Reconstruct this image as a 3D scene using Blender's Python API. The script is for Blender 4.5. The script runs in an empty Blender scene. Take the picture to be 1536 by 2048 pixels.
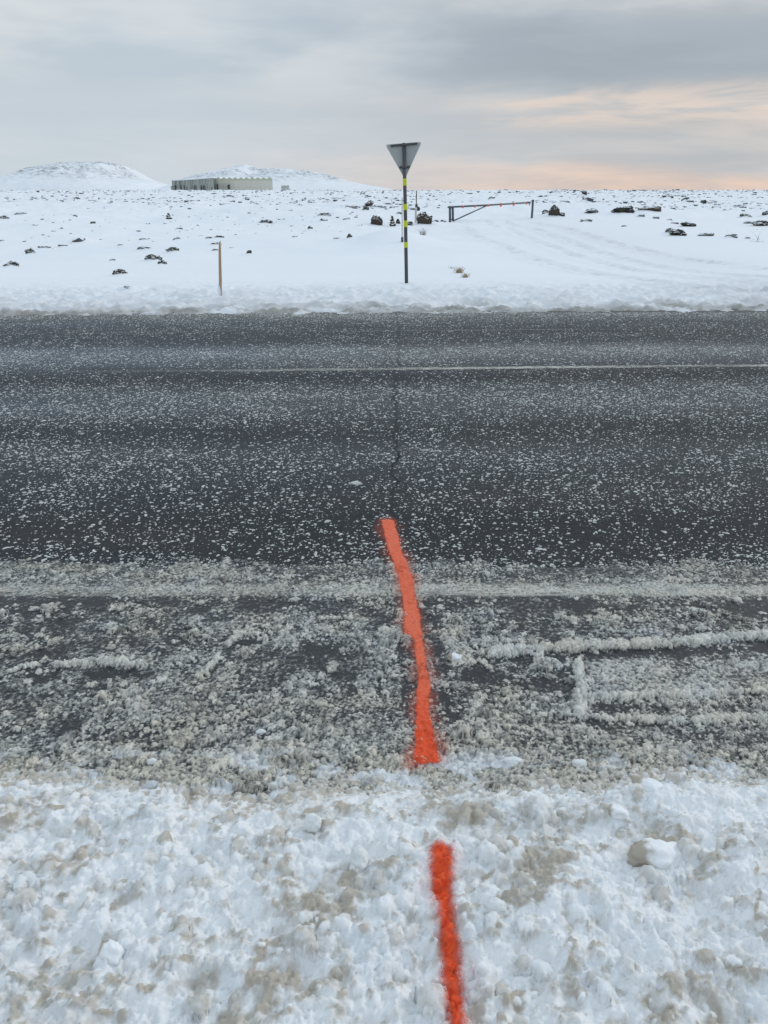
import bpy, bmesh, math, random
import numpy as np
from mathutils import Vector, Matrix, noise as mn

sc = bpy.context.scene
C = sc.collection
R = math.radians
rng = np.random.default_rng(7)
random.seed(7)

# ------------------------------------------------------------------ camera
F = 1500.0; PITCH = 23.25; H = 1.6
cd = bpy.data.cameras.new('camera'); cam = bpy.data.objects.new('camera', cd); C.objects.link(cam)
cd.sensor_fit = 'VERTICAL'; cd.sensor_height = 24; cd.lens = 24 * F / 2048
cd.clip_start = 0.05; cd.clip_end = 20000
cam.location = (0, 0, H); cam.rotation_euler = (R(90 - PITCH), 0, 0)
sc.camera = cam

# ------------------------------------------------------------------ world: overcast dawn sky
SUN_EL, SUN_AZ = R(22), R(62)          # azimuth from +Y towards +X
w = bpy.data.worlds.new('World'); sc.world = w; w.use_nodes = True
nt = w.node_tree; nt.nodes.clear()
class G:
    """tiny node-graph helper"""
    def __init__(s, nt): s.nt = nt
    def n(s, t, **k):
        o = s.nt.nodes.new(t)
        for a, b in k.items(): setattr(o, a, b)
        return o
    def put(s, sock, v):
        if isinstance(v, (int, float)): sock.default_value = v
        elif isinstance(v, (tuple, list)):
            if len(v) == 3 and len(sock.default_value) == 4: v = tuple(v) + (1,)
            sock.default_value = v
        elif v is not None: s.nt.links.new(v, sock)
    def math(s, op, a, b=None, c=None, clamp=False):
        o = s.n('ShaderNodeMath', operation=op, use_clamp=clamp)
        s.put(o.inputs[0], a); s.put(o.inputs[1], b); s.put(o.inputs[2], c)
        return o.outputs[0]
    def mix(s, f, a, b, blend='MIX'):
        o = s.n('ShaderNodeMix', data_type='RGBA', blend_type=blend)
        s.put(o.inputs[0], f); s.put(o.inputs[6], a); s.put(o.inputs[7], b)
        return o.outputs[2]
    def ramp(s, f, stops, interp='LINEAR'):
        o = s.n('ShaderNodeValToRGB'); cr = o.color_ramp; cr.interpolation = interp
        while len(cr.elements) < len(stops): cr.elements.new(.5)
        for e, (p, c) in zip(cr.elements, stops):
            e.position = p
            e.color = (c, c, c, 1) if isinstance(c, (int, float)) else tuple(c) + (1,)
        s.put(o.inputs[0], f); return o.outputs[0]
    def noise(s, vec, scale, detail=4, rough=.55, dist=0):
        o = s.n('ShaderNodeTexNoise'); s.put(o.inputs['Vector'], vec)
        o.inputs['Scale'].default_value = scale; o.inputs['Detail'].default_value = detail
        o.inputs['Roughness'].default_value = rough; o.inputs['Distortion'].default_value = dist
        return o.outputs[0]
    def smooth(s, v, a, b):
        o = s.n('ShaderNodeMapRange', interpolation_type='SMOOTHSTEP')
        s.put(o.inputs[0], v); o.inputs[1].default_value = a; o.inputs[2].default_value = b
        return o.outputs[0]
    def comb(s, x, y, z):
        o = s.n('ShaderNodeCombineXYZ'); s.put(o.inputs[0], x); s.put(o.inputs[1], y); s.put(o.inputs[2], z)
        return o.outputs[0]
    def scale(s, vec, sc_):
        o = s.n('ShaderNodeMapping'); s.put(o.inputs[0], vec); o.inputs['Scale'].default_value = sc_
        return o.outputs[0]
    def attr(s, name):
        return s.n('ShaderNodeAttribute', attribute_name=name).outputs['Fac']

def lin(r, g, b):
    f = lambda c: (c / 255 / 12.92) if c / 255 <= .04045 else ((c / 255 + .055) / 1.055) ** 2.4
    return (f(r), f(g), f(b))

g = G(nt)
tc = g.n('ShaderNodeTexCoord'); sp = g.n('ShaderNodeSeparateXYZ'); g.put(sp.inputs[0], tc.outputs['Generated'])
X, Y, Z = sp.outputs
sky = g.n('ShaderNodeTexSky', sky_type='NISHITA'); sky.sun_disc = False
sky.sun_elevation = SUN_EL; sky.sun_rotation = SUN_AZ
# cloud sheet: noise in stretched direction space
wob = g.noise(g.comb(g.math('MULTIPLY', X, 1.6), g.math('MULTIPLY', Y, 1.6), g.math('MULTIPLY', Z, 6)), 1.6, 5, .6)
zz = g.math('ADD', Z, g.math('MULTIPLY', g.math('SUBTRACT', wob, .5), .075))
zz = g.math('ADD', zz, g.math('MULTIPLY', X, .035))
right = g.smooth(X, -.30, .38)
left_col = g.ramp(zz, [(0.0, lin(208, 218, 226)), (.03, lin(210, 219, 226)), (.07, lin(205, 214, 222)),
                       (.105, lin(197, 208, 217)), (.14, lin(196, 208, 218)), (.19, lin(190, 203, 215)), (.3, lin(196, 208, 218))])
right_col = g.ramp(zz, [(0.0, lin(240, 208, 186)), (.014, lin(242, 213, 194)), (.028, lin(240, 214, 197)), (.042, lin(208, 206, 206)),
                        (.072, lin(205, 203, 203)), (.088, lin(220, 210, 204)), (.102, lin(206, 204, 203)), (.120, lin(178, 185, 191)),
                        (.145, lin(168, 177, 186)), (.17, lin(178, 186, 193)), (.195, lin(214, 216, 217)), (.25, lin(198, 205, 211))])
cloud = g.mix(right, left_col, right_col)
dk = g.math('MULTIPLY', g.smooth(X, -.12, .2), g.math('MULTIPLY', g.smooth(zz, .10, .128), g.smooth(zz, .205, .175)))
cloud = g.mix(g.math('MULTIPLY', dk, .75), cloud, lin(160, 171, 181))
# cloud streaks
n1 = g.noise(g.comb(g.math('MULTIPLY', X, 2.2), g.math('MULTIPLY', Y, 2.2), g.math('MULTIPLY', Z, 17)), 2.0, 7, .58, .4)
st = g.smooth(n1, .34, .68)
cloud = g.mix(g.math('MULTIPLY', st, g.math('ADD', .25, g.math('MULTIPLY', right, .3))), cloud, g.mix(right, lin(182, 198, 211), lin(168, 178, 188)))
n3 = g.noise(g.comb(g.math('MULTIPLY', X, 2.0), g.math('ADD', Y, 2.3), g.math('MULTIPLY', Z, 8)), 2.2, 4, .5, .2)
cloud = g.mix(g.math('MULTIPLY', g.smooth(n3, .40, .66), g.math('MULTIPLY', g.math('SUBTRACT', .85, g.math('MULTIPLY', right, .75)), g.smooth(Z, .075, .13))), cloud, lin(222, 227, 230))
n2 = g.noise(g.comb(g.math('MULTIPLY', X, 3.0), g.math('ADD', g.math('MULTIPLY', Y, 3.0), 5.3), g.math('MULTIPLY', Z, 22)), 1.7, 6, .6, .6)
pk = g.math('MULTIPLY', g.smooth(n2, .42, .62), g.math('MULTIPLY', g.smooth(X, 0.0, .2), g.math('MULTIPLY', g.smooth(Z, .058, .078), g.smooth(Z, .118, .094))))
cloud = g.mix(g.math('MULTIPLY', pk, .62), cloud, lin(243, 222, 206))
# unseen upper overcast dome is brighter and bluish
zen = g.smooth(Z, .2, .6)
cloud = g.mix(zen, cloud, (.74, .865, 1.0))
b1 = g.n('ShaderNodeBackground'); g.put(b1.inputs[0], cloud); b1.inputs[1].default_value = 1.0
b2 = g.n('ShaderNodeBackground'); g.put(b2.inputs[0], sky.outputs[0]); b2.inputs[1].default_value = .06
mx = g.n('ShaderNodeMixShader'); mx.inputs[0].default_value = .06
nt.links.new(b1.outputs[0], mx.inputs[1]); nt.links.new(b2.outputs[0], mx.inputs[2])
wo = g.n('ShaderNodeOutputWorld'); nt.links.new(mx.outputs[0], wo.inputs[0])

sd = bpy.data.lights.new('sun', 'SUN'); sun = bpy.data.objects.new('sun', sd); C.objects.link(sun)
sd.energy = .95; sd.angle = R(16); sd.color = (1, .93, .86)
dv = Vector((math.sin(SUN_AZ) * math.cos(SUN_EL), math.cos(SUN_AZ) * math.cos(SUN_EL), math.sin(SUN_EL)))
sun.rotation_euler = dv.to_track_quat('Z', 'Y').to_euler()
sc.view_settings.view_transform = 'Standard'; sc.view_settings.look = 'None'
sc.view_settings.exposure = 0; sc.view_settings.gamma = 1; sc.view_settings.use_curve_mapping = False

# ------------------------------------------------------------------ helpers
_cp, _sp = math.cos(R(PITCH)), math.sin(R(PITCH))
def ray(px, py):
    a, b = (px - 768) / F, (1024 - py) / F
    return Vector((a, _cp + b * _sp, -_sp + b * _cp))      # world direction with unit view depth
def at_z(px, py, z=0.0):
    d = ray(px, py); t = (z - H) / d.z
    return Vector((d.x * t, d.y * t, z))
def at_y(px, py, y):
    d = ray(px, py); t = y / d.y
    return Vector((d.x * t, y, H + d.z * t))
def YD(py, z=0.0): return at_z(768, py, z).y

def tag(o, label=None, cat=None, group=None, kind=None):
    if label: o['label'] = label
    if cat: o['category'] = cat
    if group: o['group'] = group
    if kind: o['kind'] = kind
    return o
def link(name, me, mat=None, parent=None):
    o = bpy.data.objects.new(name, me); C.objects.link(o)
    if mat is not None and not me.materials: me.materials.append(mat)
    if parent is not None: o.parent = parent
    return o
def empty(name, loc=(0, 0, 0), rot=(0, 0, 0)):
    o = bpy.data.objects.new(name, None); C.objects.link(o); o.location = loc; o.rotation_euler = rot
    o.empty_display_size = .1
    return o

def np_mesh(name, V, Q, attrs=None, smooth=True):
    """V (n,3), Q (m,k) faces of equal size k"""
    me = bpy.data.meshes.new(name)
    V = np.ascontiguousarray(V, dtype=np.float32); Q = np.ascontiguousarray(Q, dtype=np.int32)
    m, k = Q.shape
    me.vertices.add(len(V)); me.vertices.foreach_set('co', V.ravel())
    me.loops.add(m * k); me.loops.foreach_set('vertex_index', Q.ravel())
    me.polygons.add(m); me.polygons.foreach_set('loop_start', np.arange(0, m * k, k, dtype=np.int32))
    try: me.polygons.foreach_set('loop_total', np.full(m, k, dtype=np.int32))
    except Exception: pass
    me.polygons.foreach_set('use_smooth', np.full(m, smooth, dtype=bool))
    for a, v in (attrs or {}).items():
        at = me.attributes.new(a, 'FLOAT', 'POINT'); at.data.foreach_set('value', np.ascontiguousarray(v, dtype=np.float32).ravel())
    me.update(calc_edges=True); me.validate()
    return me
def grid_faces(nr, nc):
    i = np.arange(nr * nc).reshape(nr, nc)
    return np.stack([i[:-1, :-1], i[:-1, 1:], i[1:, 1:], i[1:, :-1]], -1).reshape(-1, 4)

# perlin noise in numpy
_perm = np.random.default_rng(3).permutation(512); _perm = np.concatenate([_perm, _perm])
_ang = np.random.default_rng(4).uniform(0, 2 * math.pi, 512); _gx, _gy = np.cos(_ang), np.sin(_ang)
def perlin(x, y, seed=0):
    x = np.asarray(x, float) + seed * 17.13; y = np.asarray(y, float) + seed * 9.71
    xi = np.floor(x).astype(np.int64); yi = np.floor(y).astype(np.int64)
    xf, yf = x - xi, y - yi
    def gr(ix, iy, dx, dy):
        h = _perm[(_perm[ix & 511] + iy) & 511]
        return _gx[h] * dx + _gy[h] * dy
    u = xf * xf * xf * (xf * (xf * 6 - 15) + 10); v = yf * yf * yf * (yf * (yf * 6 - 15) + 10)
    a = gr(xi, yi, xf, yf); b = gr(xi + 1, yi, xf - 1, yf)
    c = gr(xi, yi + 1, xf, yf - 1); d = gr(xi + 1, yi + 1, xf - 1, yf - 1)
    return ((a + u * (b - a)) + v * ((c + u * (d - c)) - (a + u * (b - a)))) * 1.5
def fbm(x, y, oct=4, seed=0, gain=.5):
    s = 0; a = 1; f = 1
    for k in range(oct):
        s = s + a * perlin(x * f, y * f, seed + k * 3); a *= gain; f *= 2.03
    return s
def sst(a, b, x):
    t = np.clip((x - a) / (b - a), 0, 1); return t * t * (3 - 2 * t)
def pts(x, tab):
    return np.interp(x, [t[0] for t in tab], [t[1] for t in tab])
def spaced(lo, hi, d, far, ratio=1.12):
    """axis dense in [lo,hi], growing geometrically to far on both sides"""
    mid = list(np.arange(lo, hi + d / 2, d)); s = d; a = []; p = mid[0]
    while p > far[0]: s *= ratio; p -= s; a.append(p)
    s = d; b = []; p = mid[-1]
    while p < far[1]: s *= ratio; p += s; b.append(p)
    return np.array(a[::-1] + mid + b)
def seg_dist(x, y, poly):
    """distance to polyline and parameter (0..1) along it"""
    best = np.full(np.shape(x), 1e9); par = np.zeros(np.shape(x)); n = len(poly) - 1
    for k in range(n):
        (ax, ay), (bx, by) = poly[k], poly[k + 1]
        dx, dy = bx - ax, by - ay
        t = np.clip(((x - ax) * dx + (y - ay) * dy) / (dx * dx + dy * dy), 0, 1)
        d = np.hypot(x - ax - t * dx, y - ay - t * dy)
        m = d < best; best = np.where(m, d, best); par = np.where(m, (k + t) / n, par)
    return best, par

# ------------------------------------------------------------------ materials
def material(name):
    m = bpy.data.materials.new(name); m.use_nodes = True
    nt = m.node_tree; p = nt.nodes['Principled BSDF']
    return m, G(nt), p
def bump(g, p, h, strength=.5, dist=.01, normal=None):
    b = g.n('ShaderNodeBump'); b.inputs['Strength'].default_value = strength; b.inputs['Distance'].default_value = dist
    g.put(b.inputs['Height'], h)
    if normal is not None: g.put(b.inputs['Normal'], normal)
    g.nt.links.new(b.outputs[0], p.inputs['Normal']); return b.outputs[0]
def pos(g): return g.n('ShaderNodeNewGeometry').outputs['Position']
def simple(name, col, rough=.6, metal=0, var=.15, scale=20, bmp=0):
    m, g, p = material(name)
    n = g.noise(g.n('ShaderNodeTexCoord').outputs['Object'], scale, 5)
    c = g.mix(g.math('MULTIPLY', n, 1.0), tuple(x * (1 - var) for x in col), tuple(min(1, x * (1 + var)) for x in col))
    g.put(p.inputs['Base Color'], c); p.inputs['Roughness'].default_value = rough; p.inputs['Metallic'].default_value = metal
    if bmp: bump(g, p, n, .6, bmp)
    return m

SNOW = (.84, .86, .88)
# near snow bank
m_bank, g, p = material('bank_snow'); P_ = pos(g)
dirt = g.attr('dirt'); grain = g.noise(P_, 420, 3, .7); mid = g.noise(P_, 60, 4, .6)
d = g.smooth(g.math('ADD', dirt, g.math('MULTIPLY', g.math('SUBTRACT', mid, .5), .7)), .05, 1.0)
c = g.mix(d, (.89, .90, .895), (.50, .45, .37))
c = g.mix(g.math('MULTIPLY', g.smooth(g.noise(P_, 9, 3), .45, .7), .35), c, (.66, .72, .76))
g.put(p.inputs['Base Color'], c)
spk = g.smooth(g.noise(P_, 230, 2, .5), .73, .78)
g.put(p.inputs['Base Color'], g.mix(g.math('MULTIPLY', spk, .5), c, (.2, .18, .15)))
p.inputs['Roughness'].default_value = .55; p.inputs['Specular IOR Level'].default_value = .3
p.inputs['Subsurface Weight'].default_value = .22; p.inputs['Subsurface Radius'].default_value = (.010, .012, .014); p.inputs['Subsurface Scale'].default_value = 1.0
hh = g.math('ADD', g.math('MULTIPLY', grain, .35), g.math('MULTIPLY', g.noise(P_, 130, 4, .65), .65))
bump(g, p, hh, .8, .006)

# slush
m_slush, g, p = material('grey_slush'); P_ = pos(g)
a = g.attr('cover'); dirt = g.attr('dirt'); grain = g.noise(P_, 300, 4, .7)
aa = g.math('ADD', a, g.math('MULTIPLY', g.math('SUBTRACT', g.noise(P_, 190, 4, .75), .5), 1.0))
c = g.ramp(aa, [(0, (.014, .015, .017)), (.22, (.036, .039, .042)), (.42, (.15, .158, .158)), (.66, (.42, .42, .395)), (1, (.72, .71, .665))])
c = g.mix(g.math('ADD', .35, dirt, clamp=True), c, g.mix(1, c, (1.06, .99, .88), 'MULTIPLY'))
c = g.mix(g.smooth(g.noise(P_, 5, 3), .4, .75), c, g.mix(1, c, (.95, 1.0, 1.05), 'MULTIPLY'))
c = g.mix(g.attr('white'), c, (.78, .81, .83))
g.put(p.inputs['Base Color'], c); p.inputs['Roughness'].default_value = .42
p.inputs['Specular IOR Level'].default_value = .45
p.inputs['Subsurface Weight'].default_value = .2; p.inputs['Subsurface Radius'].default_value = (.004, .004, .004); p.inputs['Subsurface Scale'].default_value = 1.0
bump(g, p, g.math('ADD', g.math('MULTIPLY', grain, .4), g.noise(P_, 110, 4, .7)), .7, .004)

# road asphalt: bands of frost run along the road
m_road, g, p = material('wet_asphalt'); P_ = pos(g)
s3 = g.n('ShaderNodeSeparateXYZ'); g.put(s3.inputs[0], P_)
slope = g.math('MULTIPLY', g.smooth(s3.outputs[1], 3.0, 7.0), .042)
v = g.math('SUBTRACT', s3.outputs[1], g.math('MULTIPLY', slope, s3.outputs[0]))
vn = g.math('ADD', v, g.math('MULTIPLY', g.math('SUBTRACT', g.noise(g.scale(P_, (.35, 1.2, 1)), 1.2, 3), .5), .35))
vn = g.math('DIVIDE', vn, 12.0)
yy = lambda px: YD(px) / 12.0
frost = g.ramp(vn, [(yy(1140), .14), (yy(1050), .10), (yy(960), .22), (yy(900), .34), (yy(870), .16), (yy(845), .20), (yy(815), .5), (yy(780), .42),
                    (yy(755), .1), (yy(735), .34), (yy(715), .72), (yy(698), .78), (yy(685), .30), (yy(662), .24), (yy(648), .42), (yy(636), .72), (yy(622), 1.0)])
left = g.smooth(s3.outputs[0], 1.5, -4.0)
fine = g.noise(P_, 90, 3, .75); fine2 = g.noise(P_, 34, 3, .7)
stre = g.noise(g.scale(P_, (.6, 9, 1)), 2.2, 6, .62)
amt = g.math('MULTIPLY', frost, g.math('ADD', .5, g.math('MULTIPLY', stre, 1.1)))
msk = g.smooth(g.math('ADD', g.math('MULTIPLY', fine, .55), g.math('MULTIPLY', fine2, .45)), .42, .66)
f = g.math('MULTIPLY', amt, g.math('ADD', .22, g.math('MULTIPLY', msk, .85)), clamp=True)
base = g.mix(g.smooth(g.noise(P_, 170, 3, .8), .38, .70), (.004, .005, .006), (.034, .037, .040))
brown = g.smooth(g.noise(g.scale(P_, (.3, 1.8, 1)), 1.1, 3), .48, .7)
base = g.mix(g.math('MULTIPLY', brown, .5), base, (.034, .029, .027))
fc = g.mix(left, (.30, .315, .315), (.28, .33, .375))
edge = g.smooth(v, YD(650), YD(628))
fc = g.mix(edge, fc, (.27, .27, .25))
g.put(p.inputs['Base Color'], g.mix(f, base, fc))
g.put(p.inputs['Roughness'], g.math('ADD', .60, g.math('MULTIPLY', f, .3)))
p.inputs['Specular IOR Level'].default_value = .12
bump(g, p, g.math('ADD', g.noise(P_, 110, 3, .7), g.math('MULTIPLY', msk, .4)), .8, .004)

m_fleck = simple('fleck_ice', (.58, .595, .57), .45, var=.55, scale=14)
m_crack, g, p = material('crack_dark'); P_ = pos(g)  # flat near-black sheet drawn for the crack
p.inputs['Roughness'].default_value = .9; p.inputs['Base Color'].default_value = (.008, .009, .011, 1)
tb = g.n('ShaderNodeBsdfTransparent'); ms = g.n('ShaderNodeMixShader')
g.put(ms.inputs[0], g.math('MULTIPLY', g.attr('ink'), g.smooth(g.noise(P_, 14, 5, .75), .33, .50)))
g.nt.links.new(tb.outputs[0], ms.inputs[1]); g.nt.links.new(p.outputs[0], ms.inputs[2])
g.nt.links.new(ms.outputs[0], g.nt.nodes['Material Output'].inputs[0])
m_line, g, p = material('worn_line_paint'); P_ = pos(g)
p.inputs['Base Color'].default_value = (.66, .63, .55, 1); p.inputs['Roughness'].default_value = .6
tb = g.n('ShaderNodeBsdfTransparent'); ms = g.n('ShaderNodeMixShader')
g.put(ms.inputs[0], g.math('MULTIPLY', g.attr('ink'), g.smooth(g.noise(g.scale(P_, (.5, 2, 1)), 22, 5, .75), .36, .60)))
g.nt.links.new(tb.outputs[0], ms.inputs[1]); g.nt.links.new(p.outputs[0], ms.inputs[2])
g.nt.links.new(ms.outputs[0], g.nt.nodes['Material Output'].inputs[0])

def paint_mat(name, col, col2):
    m, g, p = material(name); P_ = pos(g)
    c = g.mix(g.smooth(g.noise(P_, 90, 5, .7), .35, .65), col, col2)
    c = g.mix(g.math('MULTIPLY', g.attr('tone'), .85), c, (.88, .085, .016))
    c = g.mix(g.math('MULTIPLY', g.smooth(g.noise(P_, 55, 5, .75), .56, .66), .55), c, (.30, .03, .012))
    g.put(p.inputs['Base Color'], c); p.inputs['Roughness'].default_value = .55
    p.inputs['Specular IOR Level'].default_value = .3
    bump(g, p, g.noise(P_, 160, 4, .7), .8, .004)
    k = g.attr('ink')
    sp_ = g.noise(P_, 330, 3, .8)
    kk = g.math('MULTIPLY', g.math('MULTIPLY', k, g.math('SUBTRACT', 1.0, k)), 7.0)
    al = g.math('ADD', k, g.math('MULTIPLY', g.math('SUBTRACT', sp_, .5), kk), clamp=True)
    al = g.math('MULTIPLY', al, g.smooth(k, .0, .15))
    tb = g.n('ShaderNodeBsdfTransparent'); ms = g.n('ShaderNodeMixShader'); g.put(ms.inputs[0], al)
    g.nt.links.new(tb.outputs[0], ms.inputs[1]); g.nt.links.new(p.outputs[0], ms.inputs[2])
    g.nt.links.new(ms.outputs[0], g.nt.nodes['Material Output'].inputs[0])
    return m
m_or1 = paint_mat('orange_paint_road', (.86, .12, .038), (.82, .20, .11))
m_or2 = paint_mat('orange_paint_snow', (.92, .115, .018), (.80, .055, .010))

# snow field
m_field, g, p = material('field_snow'); P_ = pos(g)
dirt = g.attr('dirt')
c = g.mix(g.math('MULTIPLY', dirt, g.math('ADD', .5, g.noise(P_, 14, 5, .7))), SNOW, (.34, .33, .30))
c = g.mix(g.math('MULTIPLY', g.smooth(g.noise(g.scale(P_, (.15, .5, 1)), .6, 4), .42, .7), .10), c, (.66, .74, .80))
g.put(p.inputs['Base Color'], c); p.inputs['Roughness'].default_value = .7; p.inputs['Specular IOR Level'].default_value = .2
bump(g, p, g.math('ADD', g.math('MULTIPLY', g.noise(P_, 6, 6, .7), .6), g.math('MULTIPLY', g.noise(P_, 14, 5, .8), g.math('MULTIPLY', g.attr('rough'), 1.3))), .5, .022)

# rock with snow lying on what faces up
def rock_mat(name, c1, c2, moss, cap=.72, grow=.5):
    m, g, p = material(name); ge = g.n('ShaderNodeNewGeometry'); oc = g.n('ShaderNodeTexCoord').outputs['Object']
    P_ = ge.outputs['Position']
    s = g.n('ShaderNodeSeparateXYZ'); g.put(s.inputs[0], ge.outputs['Normal'])
    c = g.mix(g.noise(P_, 7, 5, .7), c1, c2)
    c = g.mix(g.smooth(g.noise(P_, 2.5, 4), .5, .62), c, moss)
    nn = g.math('ADD', s.outputs[2], g.math('MULTIPLY', g.math('SUBTRACT', g.noise(P_, 4, 4, .65), .5), grow))
    c = g.mix(g.smooth(nn, cap - .04, cap + .04), c, SNOW)
    g.put(p.inputs['Base Color'], c); p.inputs['Roughness'].default_value = .85; p.inputs['Specular IOR Level'].default_value = .25
    bump(g, p, g.noise(P_, 12, 5, .7), .8, .05)
    return m
m_rock = rock_mat('lava_rock', (.022, .024, .026), (.06, .058, .052), (.07, .072, .042), .62, 1.1)
m_ledge = rock_mat('dark_ledge', (.014, .015, .016), (.045, .043, .038), (.055, .055, .033), .84, .5)
m_brown = rock_mat('brown_boulder', (.045, .036, .030), (.095, .075, .060), (.07, .065, .045), .72, .4)
m_farrock = rock_mat('far_lava_hazed', (.06, .065, .072), (.13, .135, .14), (.09, .095, .075), .60, 1.2)  # paler than the near lava: distance haze put into the colour
m_hill, g, p = material('hill_snow'); ge = g.n('ShaderNodeNewGeometry'); P_ = ge.outputs['Position']
s = g.n('ShaderNodeSeparateXYZ'); g.put(s.inputs[0], ge.outputs['Normal'])
rk = g.math('MULTIPLY', g.smooth(g.noise(g.scale(P_, (1, 1, 3)), .07, 9, .8), .44, .60), g.attr('rock'))
g.put(p.inputs['Base Color'], g.mix(g.math('MULTIPLY', rk, .9), SNOW, (.15, .165, .18)))  # light blue-grey rock tone carries the haze of distance
p.inputs['Roughness'].default_value = .8; p.inputs['Specular IOR Level'].default_value = .1

# ------------------------------------------------------------------ terrain beyond the road
GATE_C = at_z(985, 438)
tr_px = [[(1540, 572), (1400, 560), (1280, 540), (1160, 508), (1060, 474), (985, 447), (965, 436)],
         [(1540, 560), (1420, 545), (1300, 524), (1190, 495), (1090, 464), (1015, 443), (1000, 436)],
         [(1540, 586), (1380, 578), (1230, 556), (1110, 524), (1000, 488), (935, 462), (925, 440)],
         [(1540, 535), (1400, 515), (1290, 494), (1180, 470), (1110, 450), (1040, 438)]]
def smooth_poly(P, n=8):
    P = np.array(P, float); out = []
    for i in range(len(P) - 1):
        p0 = P[max(i - 1, 0)]; p1 = P[i]; p2 = P[i + 1]; p3 = P[min(i + 2, len(P) - 1)]
        for k in range(n):
            t = k / n
            out.append(.5 * ((2 * p1) + (-p0 + p2) * t + (2 * p0 - 5 * p1 + 4 * p2 - p3) * t * t + (-p0 + 3 * p1 - 3 * p2 + p3) * t ** 3))
    out.append(P[-1]); return [tuple(q) for q in out]
TRACKS = [smooth_poly([tuple(at_z(a, b, .07))[:2] for a, b in t]) for t in tr_px]
S0 = .042
def terrain(x, y, full=False):
    x = np.asarray(x, float); y = np.asarray(y, float)
    v = y - S0 * x
    z = pts(v, [(10.3, -.08), (10.78, -.03), (10.98, .03), (11.3, .075), (12.4, .10), (13.6, .13), (16, .06), (22, .0), (40, .05), (100, .35),
                (220, .95), (300, 1.22), (380, 1.15), (450, 1.05), (900, .3), (8000, 0)])
    rg = pts(v, [(10.4, .5), (10.9, 1), (12.6, 1), (13.4, .25), (15, .0)])
    rr = fbm(x * 1.5, y * 3.0, 2, 60)
    z = z + rg * (.016 * fbm(x * 8, y * 8, 2, 3) + .010 * fbm(x * 17, y * 14, 1, 7)) + rg * (.040 * fbm(x * 3.0, y * 3.0, 5, 1, .68) + .022 * rr)
    cor = sst(-1, 2.5, x) * (1 - sst(10, 16, x)) * (1 - sst(36, 52, y))       # ramp of the side road
    cor = np.clip(sst(.10, .22, x / y) * (1 - sst(40, 52, y)), 0, 1)
    z = z + pts(v, [(13, 0), (17, .16), (30, .28), (60, .36), (150, .40), (320, .22), (600, .6)]) * fbm(x / 11, y / 11, 2, 21) * (1 - .75 * cor)
    z = z + pts(v, [(15, 0), (20, .03), (50, .11), (110, .30), (320, .36), (600, .4)]) * fbm(x / 1.9, y / 1.9, 3, 33) * (1 - .95 * cor)
    # drift beside the sign
    q = at_z(770, 500); z = z + .42 * np.exp(-(((x - q.x - .3) / 1.2) ** 2 + ((y - q.y - .9) / 1.5) ** 2)) * (1 - cor * .5)
    trk = 0
    for k, T in enumerate(TRACKS):
        dd, pa = seg_dist(x, y, T)
        fade = (1 - sst(.85, 1, pa)) * (.7 + .6 * perlin(x * .7, y * .7, 88 + k))
        for off in (.0,):
            gr = np.exp(-(dd / (.20 + .06 * k)) ** 2) * (.65 + .5 * perlin(x * 2.3, y * 2.3, 90 + k)); z = z - .050 * gr * fade + .010 * np.exp(-(dd / .9) ** 2) * fbm(x * 6, y * 6, 2, 97) * fade
            z = z + .030 * np.exp(-((dd - .3) / .12) ** 2) * fade
            trk = np.maximum(trk, gr * fade) if k else gr * fade
    path = cor * np.exp(-((x / y - np.interp(y, [11, 14, 18, 24, 32, 45], [.50, .47, .40, .30, .22, .15])) / .09) ** 2)
    z = z + .012 * path * fbm(x * 5, y * 5, 3, 98)
    if not full: return z
    dirt = pts(v, [(10.6, 1), (10.95, .95), (11.12, .70), (11.28, .34), (11.8, .16), (13, .05), (15, 0)])
    dirt = dirt * (.75 + .9 * fbm(x * 1.4, y * 4, 4, 5)) + (.55 * np.clip(trk, 0, 1)) * (.5 + perlin(x * 5, y * 5, 9))
    return z, np.clip(dirt + .07 * path, 0, 1), np.clip(rg + .5 * np.clip(trk, 0, 1) + .5 * path, 0, 1)

def hit(px, py):
    d = ray(px, py)
    t = np.exp(np.linspace(math.log(11), math.log(900), 6000))
    z = terrain(d.x * t, d.y * t); r = H + d.z * t
    i = np.argmax(r < z)
    if not (r < z).any(): i = np.argmin(np.abs(np.log(t / 300)))
    return Vector((d.x * t[i], d.y * t[i], z[i])), float(t[i])

rows = np.concatenate([np.arange(10.35, 14.6, .026), 14.6 * 1.0105 ** np.arange(1, 590)])
us = spaced(-.72, .72, .0024, (-4, 4), 1.06)
MOUNDS = []                                              # snow heaped against rocks: x, y, radius, height
# whole ground to the horizon
V = np.array([(-9000, -9000, -.35), (9000, -9000, -.35), (9000, 9000, -.35), (-9000, 9000, -.35)])
me = np_mesh('ground', V, np.array([[0, 1, 2, 3]]), {'dirt': np.zeros(4), 'rough': np.zeros(4)}); tag(link('ground', me, m_field), kind='structure')

# ------------------------------------------------------------------ road
xs = np.array([-400, -60, -20, -8, 0, 8, 20, 60, 400.]); V = []
for x in xs: V.append((x, 1.2 , 0))
for x in xs: V.append((x, 5 + .02 * x, 0))
for x in xs: V.append((x, 11.35 + S0 * x, 0))
me = np_mesh('road', np.array(V), grid_faces(3, len(xs))); tag(link('road', me, m_road), kind='structure')
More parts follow.
